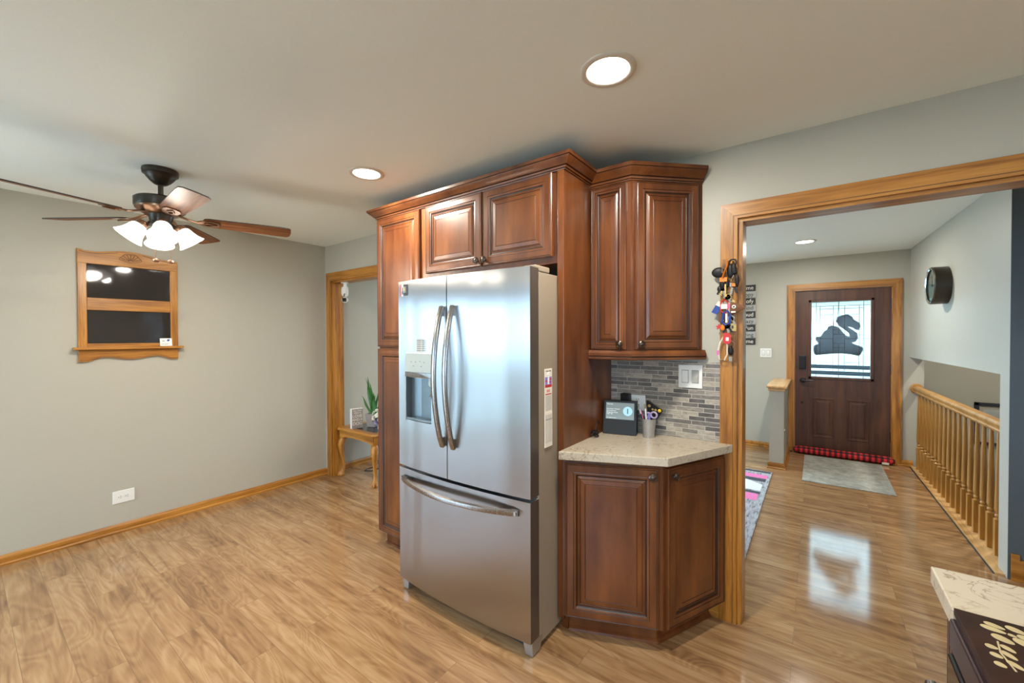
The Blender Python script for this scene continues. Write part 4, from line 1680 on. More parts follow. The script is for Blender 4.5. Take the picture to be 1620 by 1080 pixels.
o = bn.build('fabric_tag', ['black_plastic', 'yellow', 'gold_tag'], loc=(-.733, 2.285, .9205), bevel=.002)
tag(o, 'black patterned pouch with a yellow dot sticking out of the cup', 'pouch')

# ------------------------------------------------------------------ key rack
kr = thing('key_rack', 'narrow oak key rack mounted on the opening casing', 'key rack', (-.360, YB - .0195, 1.345))
MB().box((-.036, -.006, 0), (.036, 0, .52)).build('backboard', 'oak_Z', kr, bevel=.002)
for z in (.49, .40, .31, .20, .12):
    for x in (-.018, .018):
        MB().tube([(x, -.005, z), (x, -.020, z - .004), (x, -.028, z + .004), (x, -.028, z + .012)], .0022, 6).build('hook', 'brass', kr)
kx, ky, kz = -.360, YB - .0255, 1.345


def keything(name, label, cat, x, z, parts, depth=.0):
    t = thing(name, label, cat, (kx + x, ky - .006 - depth, kz + z), group='keys and tags on the key rack')
    t.scale = (1.25, 1.1, 1.2)
    for pn, mt, fn in parts:
        m = MB()
        fn(m)
        m.build(pn, mt, t, smooth=45)
    return t


def rbx(a, b, mi=0):
    return lambda m: m.box(a, b, mi)


def key_shape(m, l=.05, ang=0):
    m.T = Matrix.Rotation(R(ang), 4, 'Y')
    m.lathe([(.001, -.001), (.011, -.001), (.011, .001), (.001, .001)], (0, 0, -.012), 14, 0, 'Y')
    m.box((-.0035, -.001, -.012 - l), (.0035, .001, -.018))
    for k in range(4):
        m.box((.0035, -.001, -.012 - l + k * .008), (.0055, .001, -.008 - l + k * .008))


def ringf(z=0, r=.011, c=(0, 0)):
    return lambda m: m.torus((c[0], 0, z), r, .0013, 'Y', 16)


keything('key_fob', 'large black oval key fob at the top left of the key rack', 'key fob', -.030, .475, [('case', 'black_plastic', lambda m: m.ball((-.010, -.008, -.018), (.026, .009, .022), 16, 10)), ('clip', 'chrome', lambda m: m.tube([(.01, -.016, .016), (.006, -.017, 0), (.004, -.018, -.022)], .003, 6))], .0)
keything('key_fob', 'orange strap key tag at the top of the key rack', 'key tag', -.006, .478, [('strap', 'orange', lambda m: m.tube([(.006, -.012, .022), (.004, -.020, .0), (-.006, -.022, -.025), (-.012, -.020, -.045)], .006, 8, flat=(.009, .003))), ('tab', 'orange', rbx((-.024, -.018, -.062), (.004, -.013, -.044)))], .0)
keything('key_fob', 'tall black car key fob hanging right of the orange strap', 'key fob', .012, .468, [('case', 'black_plastic', lambda m: m.ball((0, -.008, -.01), (.013, .008, .030), 14, 10)), ('ring', 'chrome', ringf(.024))], .002)
keything('key_fob', 'black looped key fob at the top right of the key rack', 'key fob', .028, .476, [('case', 'black_plastic', lambda m: m.ball((0, -.008, -.012), (.010, .007, .026), 14, 10)), ('ring', 'black_metal', lambda m: m.torus((-.004, -.006, .018), .013, .003, 'Y'))], .006)
keything('key_fob', 'black fob on a silver clip with an orange square below', 'key fob', .038, .425, [('case', 'black_plastic', lambda m: m.ball((.004, -.01, -.018), (.008, .005, .026), 12, 8)), ('clip', 'chrome', lambda m: m.tube([(-.006, -.008, .012), (-.014, -.008, -.006)], .003, 6)), ('joint', 'black_plastic', lambda m: m.ball((-.004, -.008, .018), .009)), ('tab', 'orange', rbx((-.016, -.006, -.040), (-.003, -.002, -.026)))], .006)
keything('key_bunch', 'bunch of black keys with one brass key mid height on the rack', 'keys', -.010, .400, [('key_head', 'black_plastic', lambda m: m.ball((-.012, -.010, -.008), (.010, .006, .020))), ('key_head', 'black_plastic', lambda m: m.ball((.006, -.008, -.004), (.009, .006, .018))), ('key_head', 'black_metal', lambda m: m.ball((-.022, -.006, -.026), (.009, .006, .014))), ('key', 'brass', lambda m: (m.box((-.002, -.020, -.062), (.004, -.017, -.008)), m.box((.004, -.020, -.06), (.007, -.017, -.05)))), ('ring', 'chrome', ringf(.010, .012))], .0)
keything('key_bunch', 'small silver key bunch at the right edge of the rack middle', 'keys', .024, .400, [('ring', 'chrome', ringf(.0, .014)), ('key', 'chrome', lambda m: key_shape(m, .04, 10)), ('key', 'black_metal', lambda m: key_shape(m, .036, -14))], .004)
keything('key_bunch', 'three silver house keys above the red and white tag', 'keys', -.006, .340, [('ring', 'chrome', ringf(.0, .013)), ('key', 'chrome', lambda m: key_shape(m, .034, 8)), ('key', 'chrome', lambda m: key_shape(m, .034, -24)), ('key', 'brass', lambda m: key_shape(m, .036, -38))], .006)
keything('key_tag', 'blue and white loyalty tag tilted at the left of the rack', 'key tag', -.040, .285, [('tag_plate', ['blue'], lambda m: (setattr(m, 'T', Matrix.Rotation(R(28), 4, 'Y')), m.box((-.012, -.006, -.038), (.012, -.004, -.004)))), ('tag_top', ['petal_white'], lambda m: (setattr(m, 'T', Matrix.Rotation(R(28), 4, 'Y')), m.box((-.012, -.0065, -.004), (.012, -.0035, .016))))], .0)
keything('key_tag', 'red carabiner with a white label in the middle of the rack', 'key tag', -.014, .285, [('loop', 'red', lambda m: m.tube([(-.012, -.012, .012), (.0, -.012, .024), (.012, -.012, .012), (.013, -.012, -.026), (0, -.012, -.034), (-.013, -.012, -.026)], .0032, 6, closed=True)), ('label_plate', 'petal_white', rbx((-.012, -.015, -.016), (.012, -.012, .004)))], .006)
keything('key_tag', 'grey photo key tag beside the brown plush charm', 'key tag', .012, .278, [('frame', 'slat_grey', rbx((-.012, -.014, -.026), (.010, -.010, .016))), ('picture', 'pink', rbx((-.007, -.015, -.010), (.004, -.0139, .010)))], .006)
keything('plush_charm', 'brown pointed plush charm with a white eye on the key rack', 'key charm', .036, .268, [('body', 'brown_plush', lambda m: m.rings([[(-.018, -.012 + .012 * math.cos(a), .028 * math.sin(a)) for a in [2 * PI * k / 10 for k in range(10)]], [(.006, -.012 + .010 * math.cos(a), .001 + .020 * math.sin(a)) for a in [2 * PI * k / 10 for k in range(10)]], [(.034, -.012 + .002 * math.cos(a), .004 * math.sin(a)) for a in [2 * PI * k / 10 for k in range(10)]]])), ('eye', 'white', lambda m: m.lathe([(.001, -.003), (.0075, -.002), (.0075, 0), (.001, 0)], (-.004, -.0225, .005), 14, 0, 'Y')), ('pupil', 'black_plastic', lambda m: m.lathe([(.001, -.003), (.0035, -.002), (.0035, 0), (.001, 0)], (-.004, -.0245, .005), 12, 0, 'Y')), ('mouth', 'petal_white', rbx((-.014, -.0235, -.020), (.002, -.019, -.013)))], .004)
keything('key_tag', 'faded red tag hanging behind the left side of the rack', 'key tag', -.028, .235, [('tag_plate', 'brown_plush', rbx((-.012, -.005, -.03), (.010, -.003, .014)))], .0)
keything('key_tag', 'blue carabiner tag with white lettering on the key rack', 'key tag', -.004, .225, [('loop', 'blue', lambda m: m.tube([(-.010, -.012, .018), (.004, -.012, .026), (.014, -.012, .010), (.012, -.012, -.026), (-.004, -.012, -.034), (-.016, -.012, -.022)], .0045, 6, closed=True)), ('label_plate', 'white', rbx((-.003, -.016, -.024), (.004, -.013, .014)))], .006)
keything('key_charm', 'small red star charm at the lower left of the rack', 'key charm', -.040, .175, [('star', 'red', lambda m: m.prism([(.014 * (1 if k % 2 == 0 else .45) * math.sin(k * PI / 5), .014 * (1 if k % 2 == 0 else .45) * math.cos(k * PI / 5)) for k in range(10)], -.010, -.004, 0, 'XZ'))], .0)
keything('key_charm', 'orange red bead charm beside the red star', 'key charm', -.022, .170, [('bead', 'orange', lambda m: m.ball((0, -.008, 0), (.009, .007, .013)))], .004)
keything('key_tag', 'square gold key tag at the right of the rack', 'key tag', .022, .175, [('tag_plate', 'gold_tag', rbx((-.012, -.008, -.018), (.014, -.005, .014))), ('mark', 'slat_black', rbx((-.003, -.009, -.008), (.004, -.0079, .005)))], .002)
keything('key_tag', 'glossy red shield key tag near the bottom of the rack', 'key tag', .0, .118, [('tag_plate', 'red', lambda m: m.prism([(-.012, .022), (.006, .022), (.015, .008), (.014, -.018), (.004, -.026), (-.012, -.024), (-.016, -.004)], -.014, -.008, 0, 'XZ')), ('mark', 'petal_white', rbx((-.005, -.015, -.012), (.006, -.0139, .003)))], .006)
keything('lanyard', 'white and pink looped wrist lanyard at the bottom left of the rack', 'lanyard', -.018, .115, [('strap', 'petal_white', lambda m: m.tube([(.002, -.010, .010), (-.012, -.010, -.018), (-.020, -.010, -.055), (-.014, -.010, -.088), (.004, -.010, -.092), (.014, -.010, -.066), (.014, -.010, -.03), (.006, -.010, .004)], .004, 6, flat=(.0045, .003), closed=True)), ('stripe', 'pink', rbx((-.024, -.0145, -.07), (-.016, -.0125, -.05)))], .004)
keything('lanyard', 'dark red patterned lanyard strap hanging at the bottom right of the rack', 'lanyard', .030, .130, [('strap', ['brown_plush'], rbx((-.006, -.004, -.11), (.006, -.002, .0)))], .0)
keything('key_bunch', 'black and silver keys dangling at the bottom of the rack', 'keys', .014, .090, [('ring', 'chrome', ringf(.0, .011)), ('key_head', 'black_plastic', lambda m: m.ball((0, -.006, -.030), (.010, .006, .020))), ('key', 'chrome', lambda m: m.box((-.006, -.006, -.075), (.006, -.004, -.055)))], .004)

for lb, x, z, ks in (('brass and silver keys behind the orange tab at the upper left of the rack', -.022, .385, (('brass', 12), ('chrome', -6), ('black_metal', 30))),
                    ('silver keys under the grey photo tag on the key rack', .014, .232, (('chrome', 6), ('chrome', -22))),
                    ('dark keys beside the gold square tag on the key rack', -.006, .192, (('black_metal', 14), ('chrome', -12), ('black_metal', -30)))):
    keything('key_bunch', lb, 'keys', x, z, [('ring', 'chrome', ringf(0, .012))] + [('key', mt, (lambda aa: (lambda m: key_shape(m, .030, aa)))(an)) for mt, an in ks], .010)

# ------------------------------------------------------------------ word sign on the entry wall
ws = thing('word_sign', 'stack of black and grey word slats on the entry wall', 'sign', (-.82, YD, 1.352))
words = ['Awesome', 'Happy', 'Goofy', 'Kind', 'Loud', 'Crazy', 'Fun', 'Loving', 'Home']
for i, wd in enumerate(words):
    z1_ = .803 - i * .0895
    blk = i % 2 == 0
    s_ = MB().box((-.175, -.014, z1_ - .082), (.172 + (.008 if not blk else 0), 0, z1_)).build('slat', 'slat_black' if blk else 'slat_grey', ws, bevel=.002)
    text('lettering', wd, .074, 'petal_white' if blk else 'slat_black', s_, (.150, -.0148, z1_ - .041), align='RIGHT', sx=.95)

# ------------------------------------------------------------------ front door
casing('trim_8', DX0 + .005, DX1 - .005, DH - .008, YD, wdt=.082)
w = MB().box((DX0, YD + .0, 0), (DX0 + .012, YD + .12, DH)).box((DX1 - .012, YD, 0), (DX1, YD + .12, DH)).box((DX0, YD, DH - .012), (DX1, YD + .12, DH)).box((DX0, YD, 0), (DX1, YD + .12, .008))
struct(w.build('trim_9', 'oak_Z'))
dr = bpy.data.objects.new('door_1', None)
C.objects.link(dr)
dr.location = (0, YD + .02, .01)
struct(dr)
dx0, dx1, dh = DX0 + .013, DX1 - .013, DH - .024
gx0, gx1, gz0, gz1 = -.043, .518, .955, 1.885
m = MB()
a0, a1_, b0_, b1_ = gx0 - .012, gx1 + .012, gz0 - .022, gz1 + .002
m.box((dx0, 0, 0), (a0, .044, dh)).box((a1_, 0, 0), (dx1, .044, dh)).box((a0, 0, 0), (a1_, .044, b0_)).box((a0, 0, b1_), (a1_, .044, dh))
# raised lower panels
for px0, px1 in ((-.028, .185), (.305, .515)):
    z0_, z1_ = .20, .69
    rings_ = []
    for ins, y in ((0, .001), (.005, -.004), (.012, -.004), (.022, -.0005), (.036, -.0005), (.052, -.004)):
        rings_.append([(px0 + ins, y, z0_ + ins), (px1 - ins, y, z0_ + ins), (px1 - ins, y, z1_ - ins), (px0 + ins, y, z1_ - ins)])
    m.rings(rings_)
slab = m.build('door_slab', 'door_wood', dr)
m = MB()
for (xa, xb, za, zb_) in ((gx0 - .03, gx0, gz0 - .03, gz1 + .03 - .01), (gx1, gx1 + .03, gz0 - .03, gz1 + .02), (gx0 - .03, gx1 + .03, gz0 - .03, gz0 - .0), (gx0 - .03, gx1 + .03, gz1 - .01, gz1 + .02)):
    m.box((xa, -.012, za), (xb, .050, zb_))
m.build('glass_frame', 'door_wood', dr, bevel=.004)
gl = MB().box((gx0, .018, gz0), (gx1, .024, gz1 - .01)).build('glass_pane', 'tinted_glass', dr)
m = MB()


def gX(u):
    return gx0 + (u - 160) / 625 * (gx1 - gx0)


def gZ(v):
    return gz1 - .01 - (v - 140) / 790 * (gz1 - .01 - gz0)


def came(u0, v0, u1, v1, r_=.0022):
    if u0 == u1:
        m.box((gX(u0) - r_, .012, gZ(v1)), (gX(u0) + r_, .030, gZ(v0)))
    else:
        m.box((gX(u0), .012, gZ(v0) - r_), (gX(u1), .030, gZ(v0) + r_))


for c in ((212, 140, 212, 930), (715, 140, 715, 930), (160, 182, 785, 182), (160, 825, 785, 825), (160, 885, 785, 885), (255, 182, 255, 885), (670, 182, 670, 885), (398, 182, 398, 885), (520, 182, 520, 885), (458, 140, 458, 480), (458, 580, 458, 930), (212, 212, 715, 212), (255, 275, 398, 275), (520, 275, 670, 275), (160, 527, 212, 527), (255, 527, 398, 527), (520, 527, 670, 527), (715, 527, 785, 527), (398, 480, 520, 480), (398, 575, 520, 575), (212, 488, 255, 488), (670, 488, 715, 488), (670, 575, 715, 575), (255, 775, 398, 775), (520, 775, 670, 775), (398, 435, 458, 435), (398, 620, 520, 620)):
    came(*c)
m.build('leaded_lines', 'lead_came', dr)
# lock, lever, hinges
MB().box((-.168, -.030, 1.045), (-.098, 0, 1.215)).build('keypad_lock', 'black_plastic', dr, bevel=.008)
m = MB().lathe([(.001, -.028), (.026, -.024), (.032, -.010), (.032, 0), (.001, 0)], (-.128, 0, .90), 20, 0, 'Y').tube([(-.128, -.026, .90), (-.128, -.05, .90), (-.09, -.052, .903), (-.02, -.050, .905)], .008, 8)
m.build('lever_handle', 'black_metal', dr, smooth=40)
m = MB().lathe([(.001, -.022), (.006, -.022), (.006, 0), (.001, 0)], (-.190, 0, 1.08), 10, 0, 'Y')
m.box((-.198, -.006, 1.05), (-.182, 0, 1.11))
m.build('strike_latch', 'bronze', dr)
MB().lathe([(.001, -.01), (.010, -.01), (.012, 0), (.001, 0)], (-.135, 0, .62), 12, 0, 'Y').build('door_stop', 'black_metal', dr)
for z in (.24, 1.02, 1.77):
    MB().box((dx1 - .006, -.014, z), (dx1 + .012, .004, z + .11)).lathe([(.007, 0), (.007, .12)], (dx1 + .003, -.012, z - .005), 10).build('hinge', 'black_metal', dr)
# cut-out hung outside the glass
sil = [(180, 640), (185, 600), (235, 580), (205, 530), (215, 505), (260, 505), (300, 445), (335, 430), (340, 400), (380, 385), (430, 395), (480, 430), (530, 490), (575, 505), (570, 470), (520, 430), (455, 385), (430, 340), (445, 300), (490, 280), (560, 275), (605, 300), (615, 325), (680, 365), (690, 400), (670, 435), (635, 435), (610, 410), (550, 400), (600, 430), (655, 470), (665, 520), (640, 555), (595, 570), (650, 590), (710, 610), (715, 640), (690, 690), (670, 705), (600, 690), (500, 680), (400, 685), (300, 695), (210, 705), (190, 690)]
hs = thing('hanging_sign', 'dark animal-shaped cut-out hanging outside the front door glass', 'hanging sign', (0, YD + .085, 0))
MB().prism([(gX(u), gZ(v) + .01) for u, v in sil], 0, .012, 0, 'XZ').build('cut_out', 'sign_brown', hs)
m = MB().tube([(gX(405), .006, gZ(380)), (gX(402), .006, gZ(330)), (gX(430), .006, gZ(325)), (gX(434), .006, gZ(372))], .004, 6)
m.tube([(gX(430), .006, gZ(380)), (gX(480), .0, gZ(420)), (gX(530), .0, gZ(450))], .003, 6)
m.tube([(gX(440), .006, gZ(300)), (gX(452), .006, gZ(245)), (gX(458), .006, 1.9)], .003, 6)
m.build('ribbon', 'red', hs)

# draught stopper
ds = thing('draft_stopper', 'red and black buffalo plaid draught stopper along the front door', 'draft stopper', (.237, 6.288, 0))
m = MB()
rr = []
n = 20
for i in range(33):
    x = -.462 + .952 * i / 32
    e_ = min(i, 32 - i)
    r_ = .047 * min(1, .45 + e_ * .28) * (1 + .03 * math.sin(i * 1.7))
    rr.append([(x, r_ * .95 * math.cos(2 * PI * k / n), .0475 + r_ * math.sin(2 * PI * k / n)) for k in range(n)])
m.rings(rr)
m.build('tube', 'buffalo_plaid', ds, smooth=60)
MB().torus((-.495, .0, .012), .022, .005, 'Z', 16).build('loop', 'black_plastic', ds)
MB().box((.375, -.055, .012), (.435, -.042, .034)).build('care_label', 'petal_white', ds)

# door mat and runner
o = MB().box((-.105, 5.10, 0.0005), (.605, 6.215, .008)).build('door_mat', 'mat_grey')
tag(o, 'plain grey door mat in front of the entry door', 'mat')
m = MB()
rx0, rx1, ry0, ry1 = -1.15, -.368, 2.78, 5.19
m.box((rx0, ry0, .0005), (rx1, ry1, .009), 0)


def rect(x0, x1, y0, y1, mi, z=.0098):
    m.box((x0, y0, .0085), (x1, y1, z), mi)


rect(rx0 + .01, rx1 - .012, 5.12, 5.18, 1)
rect(rx0 + .01, -.395, 4.91, 5.03, 2)
rect(rx0 + .01, -.40, 4.80, 4.90, 1)
rect(rx0 + .01, -.41, 4.41, 4.47, 1)
rect(rx0 + .01, -.42, 4.22, 4.40, 2)
# white half oval and pink disc
m.prism([(-.415, 4.50), (-.415, 4.70), (-.55, 4.80), (-.78, 4.83), (-1.0, 4.80), (-1.13, 4.70), (-1.13, 4.50)], .0085, .0100, 3)
m.prism([(-.60 + .115 * math.cos(2 * PI * k / 20), 3.78 + .13 * math.sin(2 * PI * k / 20)) for k in range(20)], .0085, .0100, 2)
m.prism([(-.95 + .14 * math.cos(2 * PI * k / 20), 3.2 + .16 * math.sin(2 * PI * k / 20)) for k in range(20)], .0085, .0100, 3)
o = m.build('runner_rug', ['rug_grey', 'rug_dark', 'pink', 'rug_white'])
tag(o, 'grey runner rug with pink and white shapes behind the casing', 'rug')

# ------------------------------------------------------------------ stair railing
rl = thing('stair_railing', 'oak stair railing with turned balusters beside the entry floor', 'railing', (SX(YD) + .05, YD, 0))
ox, oy = SX(YD) + .05, YD
k_ = (.09 / 2.583)


def rxp(y):
    return SX(y) + .055 - ox


yn = 3.907
prof = [(-.030, -.035), (-.022, -.050), (.022, -.050), (.030, -.035), (.022, -.028), (.024, -.016), (.033, -.006), (.033, .010), (.022, .024), (0, .030), (-.022, .024), (-.033, .010), (-.033, -.006), (-.024, -.016), (-.022, -.028)]
RZ = .885
m = MB()
m.rings([[(rxp(YD - .02) + a_, YD - .02 - oy, RZ + b_) for a_, b_ in prof], [(rxp(yn) + a_, yn - oy, RZ + b_) for a_, b_ in prof]])
m.build('handrail', 'baluster_oak', rl, smooth=50)
MB().lathe([(.001, -.028), (.048, -.028), (.056, -.018), (.056, 0), (.001, 0)], (rxp(YD), 0, RZ - .005), 24, 0, 'Y').build('rosette', 'baluster_oak', rl, smooth=40)
bal0 = None
nb = 18
for i in range(nb):
    y = 6.22 - (6.22 - 3.975) * i / (nb - 1)
    if bal0 is None:
        m = MB().box((-.020, -.020, .0102), (.020, .020, .250))
        m.lathe([(.019, .250), (.012, .258), (.017, .268), (.019, .274), (.017, .280), (.012, .286), (.0145, .292), (.018, .302), (.020, .320), (.0195, .36), (.0165, .50), (.013, .70), (.0105, .836)], n=14)
        bal0 = m.build('baluster', 'baluster_oak', rl, smooth=35)
        b = bal0
    else:
        b = bal0.copy()
        C.objects.link(b)
        b.parent = rl
    b.location = (rxp(y), y - oy, 0)

# clock on the stair wall (faces -X)
ck = thing('wall_clock', 'round deep-rimmed dark clock on the pale stair wall', 'clock', (SX(4.98) - .001, 5.02, 1.900), PI - math.atan(k_) - 0)
ck.rotation_euler = (0, 0, R(-90) + math.atan(k_))
m = MB().lathe([(.158, 0), (.160, -.10), (.152, -.108), (.140, -.104), (.138, -.086), (.001, -.086), (.001, -.0)], (0, 0, 0), 48, 0, 'Y', cap=False)
m.build('case', 'bronze', ck, smooth=40)
MB().lathe([(.001, -.088), (.136, -.088), (.136, -.0865), (.001, -.0865)], (0, 0, 0), 40, 0, 'Y').build('dial', 'print_grey', ck)
MB().lathe([(.136, -.104), (.146, -.109), (.150, -.104)], (0, 0, 0), 48, 0, 'Y', cap=False).build('bezel', 'chrome', ck, smooth=40)
MB().box((-.003, -.093, -.01), (.003, -.091, .10)).build('hand', 'slat_black', ck)
MB().box((-.01, -.092, -.003), (.07, -.090, .003)).build('hand', 'slat_black', ck)
MB().lathe([(.001, -.099), (.138, -.099), (.138, -.0975), (.001, -.0975)], (0, 0, 0), 40, 0, 'Y').build('glass_cover', 'clock_glass', ck)

# pictures on the stairwell wall
def picture(label, x0, x1, z0, z1):
    p = thing('framed_picture', label, 'picture', ((x0 + x1) / 2, 6.70, z0))
    hw_, h_ = (x1 - x0) / 2, z1 - z0
    m = MB()
    f = .035
    m.box((-hw_, -.025, 0), (-hw_ + f, 0, h_)).box((hw_ - f, -.025, 0), (hw_, 0, h_)).box((-hw_, -.025, 0), (hw_, 0, f)).box((-hw_, -.025, h_ - f), (hw_, 0, h_))
    m.build('frame', 'grey_frame', p, bevel=.003)
    MB().box((-hw_ + f, -.012, f), (hw_ - f, -.001, h_ - f)).build('mat_board', 'mat_board', p)
    MB().box((-hw_ + f + .03, -.0135, f + .04), (hw_ - f - .03, -.012, h_ - f - .04)).build('print', 'print_grey', p)


picture('dark framed picture seen above and behind the oak balusters', 1.415, 1.95, .27, .735)
picture('lower dark framed picture low on the stairwell wall', 1.62, 2.0, -.55, -.15)
m = MB().box((.967, 6.60, .80), (.985, 6.699, 1.02))
tag(m.build('rail_bracket_board', 'oak_Z'), 'short oak board at the corner behind the railing end', 'board')

# ------------------------------------------------------------------ side table in the doorway
tb = thing('side_table', 'carved oak side table with claw feet in the left doorway', 'table', (-3.755, 2.69, 0))
tw, td, th_ = .325, .30, .522
# top: frame with glass inset
m = MB()
c_ = .03
outer = [(-tw + c_, -td), (tw - c_, -td), (tw, -td + c_), (tw, td - c_), (tw - c_, td), (-tw + c_, td), (-tw, td - c_), (-tw, -td + c_)]
inner = [(x * .78, y * .74) for x, y in outer]
rr = [[(x, y, th_ - .026) for x, y in outer], [(x * 1.012, y * 1.012, th_ - .014) for x, y in outer], [(x * .99, y * .99, th_) for x, y in outer], [(x, y, th_) for x, y in inner], [(x, y, th_ - .006) for x, y in inner]]
m.rings(rr)
m.build('tabletop', 'oak_X', tb)
MB().prism([(x * .995, y * .995) for x, y in inner], th_ - .006, th_ - .0015).build('glass_inset', 'black_glass', tb)
# scalloped aprons
def apron_poly(L):
    P = [(-L, th_ - .026), (-L, th_ - .125)]
    for i in range(1, 24):
        t = i / 24
        x = -L + 2 * L * t
        e_ = abs(t - .5) * 2
        z = th_ - .082 - .030 * e_ ** 3 - .007 * abs(math.sin(t * PI * 5))
        P.append((x, z))
    P += [(L, th_ - .125), (L, th_ - .026)]
    return P


MB().prism(apron_poly(tw - .03), -td + .02, -td + .038, 0, 'XZ').build('apron', 'oak_X', tb)
MB().prism(apron_poly(tw - .03), td - .038, td - .02, 0, 'XZ').build('apron', 'oak_X', tb)
for s in (-1, 1):
    MB().prism(apron_poly(td - .03), s * (tw - .02), s * (tw - .038), 0, 'YZ').build('apron', 'oak_Y', tb)
for sx in (-1, 1):
    for sy in (-1, 1):
        bx, by = sx * (tw - .052), sy * (td - .052)
        dx, dy = sx * .7071, sy * .7071
        m = MB().box((bx - .024, by - .024, th_ - .13), (bx + .024, by + .024, th_ - .026))
        cab = [(.0, th_ - .115, .030), (.018, th_ - .15, .036), (.028, th_ - .19, .034), (.022, th_ - .25, .026), (.008, th_ - .33, .019), (-.002, th_ - .40, .0155), (.004, th_ - .44, .016), (.014, th_ - .47, .022), (.022, th_ - .49, .030), (.024, th_ - .507, .031), (.022, .001, .020)]
        m.tube([(bx + dx * o_, by + dy * o_, z) for o_, z, r_ in cab], [r_ for _, _, r_ in cab], 10)
        # claw toes
        for q in (-40, 0, 40):
            a = math.atan2(dy, dx) + R(q)
            m.tube([(bx + dx * .012 + .006 * math.cos(a), by + dy * .012 + .006 * math.sin(a), .06), (bx + dx * .02 + .028 * math.cos(a), by + dy * .02 + .028 * math.sin(a), .038), (bx + dx * .022 + .036 * math.cos(a), by + dy * .022 + .036 * math.sin(a), .012)], [.008, .009, .006], 6)
        m.build('leg', 'oak_Z', tb, smooth=50)

# box sign
bs = thing('box_sign', 'small white-edged box sign with dog wording on the side table', 'sign', (-3.835, 2.475, th_ + .0005), R(78))
MB().box((-.052, 0, 0), (.065, .05, .205)).build('box', ['white'], bs, bevel=.002)
MB().box((-.050, -.0015, .002), (.063, 0, .203)).build('face', 'pot_grey', bs)
for i, (tx, sz) in enumerate((('ALL YOU', .022), ('NEED IS', .022), ('LOVE', .042), ('AND A', .034), ('DOG', .045))):
    text('lettering', tx, sz, 'petal_white', bs, (.006, -.0018, .186 - (0, .024, .058, .095, .135)[i]), ext=.0004)

# snake plant
sp = thing('potted_plant', 'snake plant in a grey square pot on the side table', 'plant', (-3.785, 2.64, th_ + .0005), R(20))
m = MB()
m.rings([[(-.045, -.045, 0), (.045, -.045, 0), (.045, .045, 0), (-.045, .045, 0)], [(-.062, -.062, .14), (.062, -.062, .14), (.062, .062, .14), (-.062, .062, .14)], [(-.055, -.055, .14), (.055, -.055, .14), (.055, .055, .14), (-.055, .055, .14)], [(-.053, -.053, .125), (.053, -.053, .125), (.053, .053, .125), (-.053, .053, .125)]])
m.build('pot', 'pot_grey', sp, bevel=.003)
random.seed(5)
for (ox_, oy_, tx_, ty_, ht, wd) in ((-.02, 0, -.09, .02, .44, .022), (.01, .01, -.045, -.01, .38, .024), (.0, -.02, .02, -.03, .27, .024), (.025, .0, .07, .0, .33, .020), (-.03, -.01, -.15, .0, .22, .016), (.035, .01, .10, .02, .20, .016), (-.01, .02, -.11, .03, .42, .020), (.015, -.02, .05, -.04, .24, .024)):
    m = MB()
    rr = []
    tw0 = random.uniform(-1, 1)
    for k in range(11):
        t = k / 10
        cx = ox_ + (tx_ - ox_) * t ** 1.4 + .008 * math.sin(t * 7 + tw0 * 3)
        cy = oy_ + (ty_ - oy_) * t ** 1.4
        z = .12 + (ht) * t * .92
        w_ = wd * (.6 + .9 * math.sin(PI * min(.98, t * .8 + .15))) * (1 - t ** 5 * .95) * .56
        a = tw0 + t * .8
        ux, uy = math.cos(a) * w_, math.sin(a) * w_
        rr.append([(cx - ux, cy - uy, z), (cx - uy * .12, cy + ux * .12 + .002, z), (cx + ux, cy + uy, z), (cx + uy * .12, cy - ux * .12 - .002, z)])
    m.rings(rr)
    m.build('leaf', 'leaf', sp, smooth=60)

# bouquet
bq = thing('flower_bouquet', 'round bouquet of white and lilac flowers on the side table', 'flowers', (-3.60, 2.60, th_ + .0005))
MB().lathe([(.001, 0), (.03, 0), (.034, .02), (.028, .05), (.001, .05)], n=16).build('vase', 'petal_white', bq, smooth=40)
random.seed(3)
cnt = 0
for k in range(26):
    u = (k + .5) / 26
    ph = k * 2.399
    zc = .98 - 1.55 * u
    rr_ = math.sqrt(max(0, 1 - zc * zc))
    c = Vector((.075 * rr_ * math.cos(ph), .075 * rr_ * math.sin(ph), .125 + .085 * zc))
    nrm = (c - Vector((0, 0, .12))).normalized()
    m = MB()
    t1_ = nrm.cross(Vector((0, 0, 1)) if abs(nrm.z) < .9 else Vector((1, 0, 0))).normalized()
    t2_ = nrm.cross(t1_)
    for ly_, (np_, rad, up) in enumerate(((5, .024, .006), (5, .016, .013), (3, .008, .018))):
        for q in range(np_):
            a = 2 * PI * q / np_ + ly_ * .6
            pc_ = c + (t1_ * math.cos(a) + t2_ * math.sin(a)) * rad * .6 + nrm * up
            d_ = (t1_ * math.cos(a) + t2_ * math.sin(a))
            s_ = nrm.cross(d_)
            ring_ = []
            for j in range(8):
                b_ = 2 * PI * j / 8
                ring_.append(pc_ + d_ * rad * .55 * math.cos(b_) + s_ * rad * .6 * math.sin(b_) + nrm * .008 * (math.cos(b_) * .6))
            ids = [m.av(p) for p in ring_]
            ce = m.av(pc_ - nrm * .004)
            for j in range(8):
                m.af((ids[j], ids[(j + 1) % 8], ce))
    white_ = (k % 5) not in (1, 3)
    o = m.build('flower', 'petal_white' if white_ else 'petal_lilac', bq, smooth=60)
    o['label'] = 'white flower' if white_ else 'lilac flower'
m = MB().ball((0, 0, .115), (.06, .06, .07))
m.build('foliage', 'leaf', bq, smooth=60)

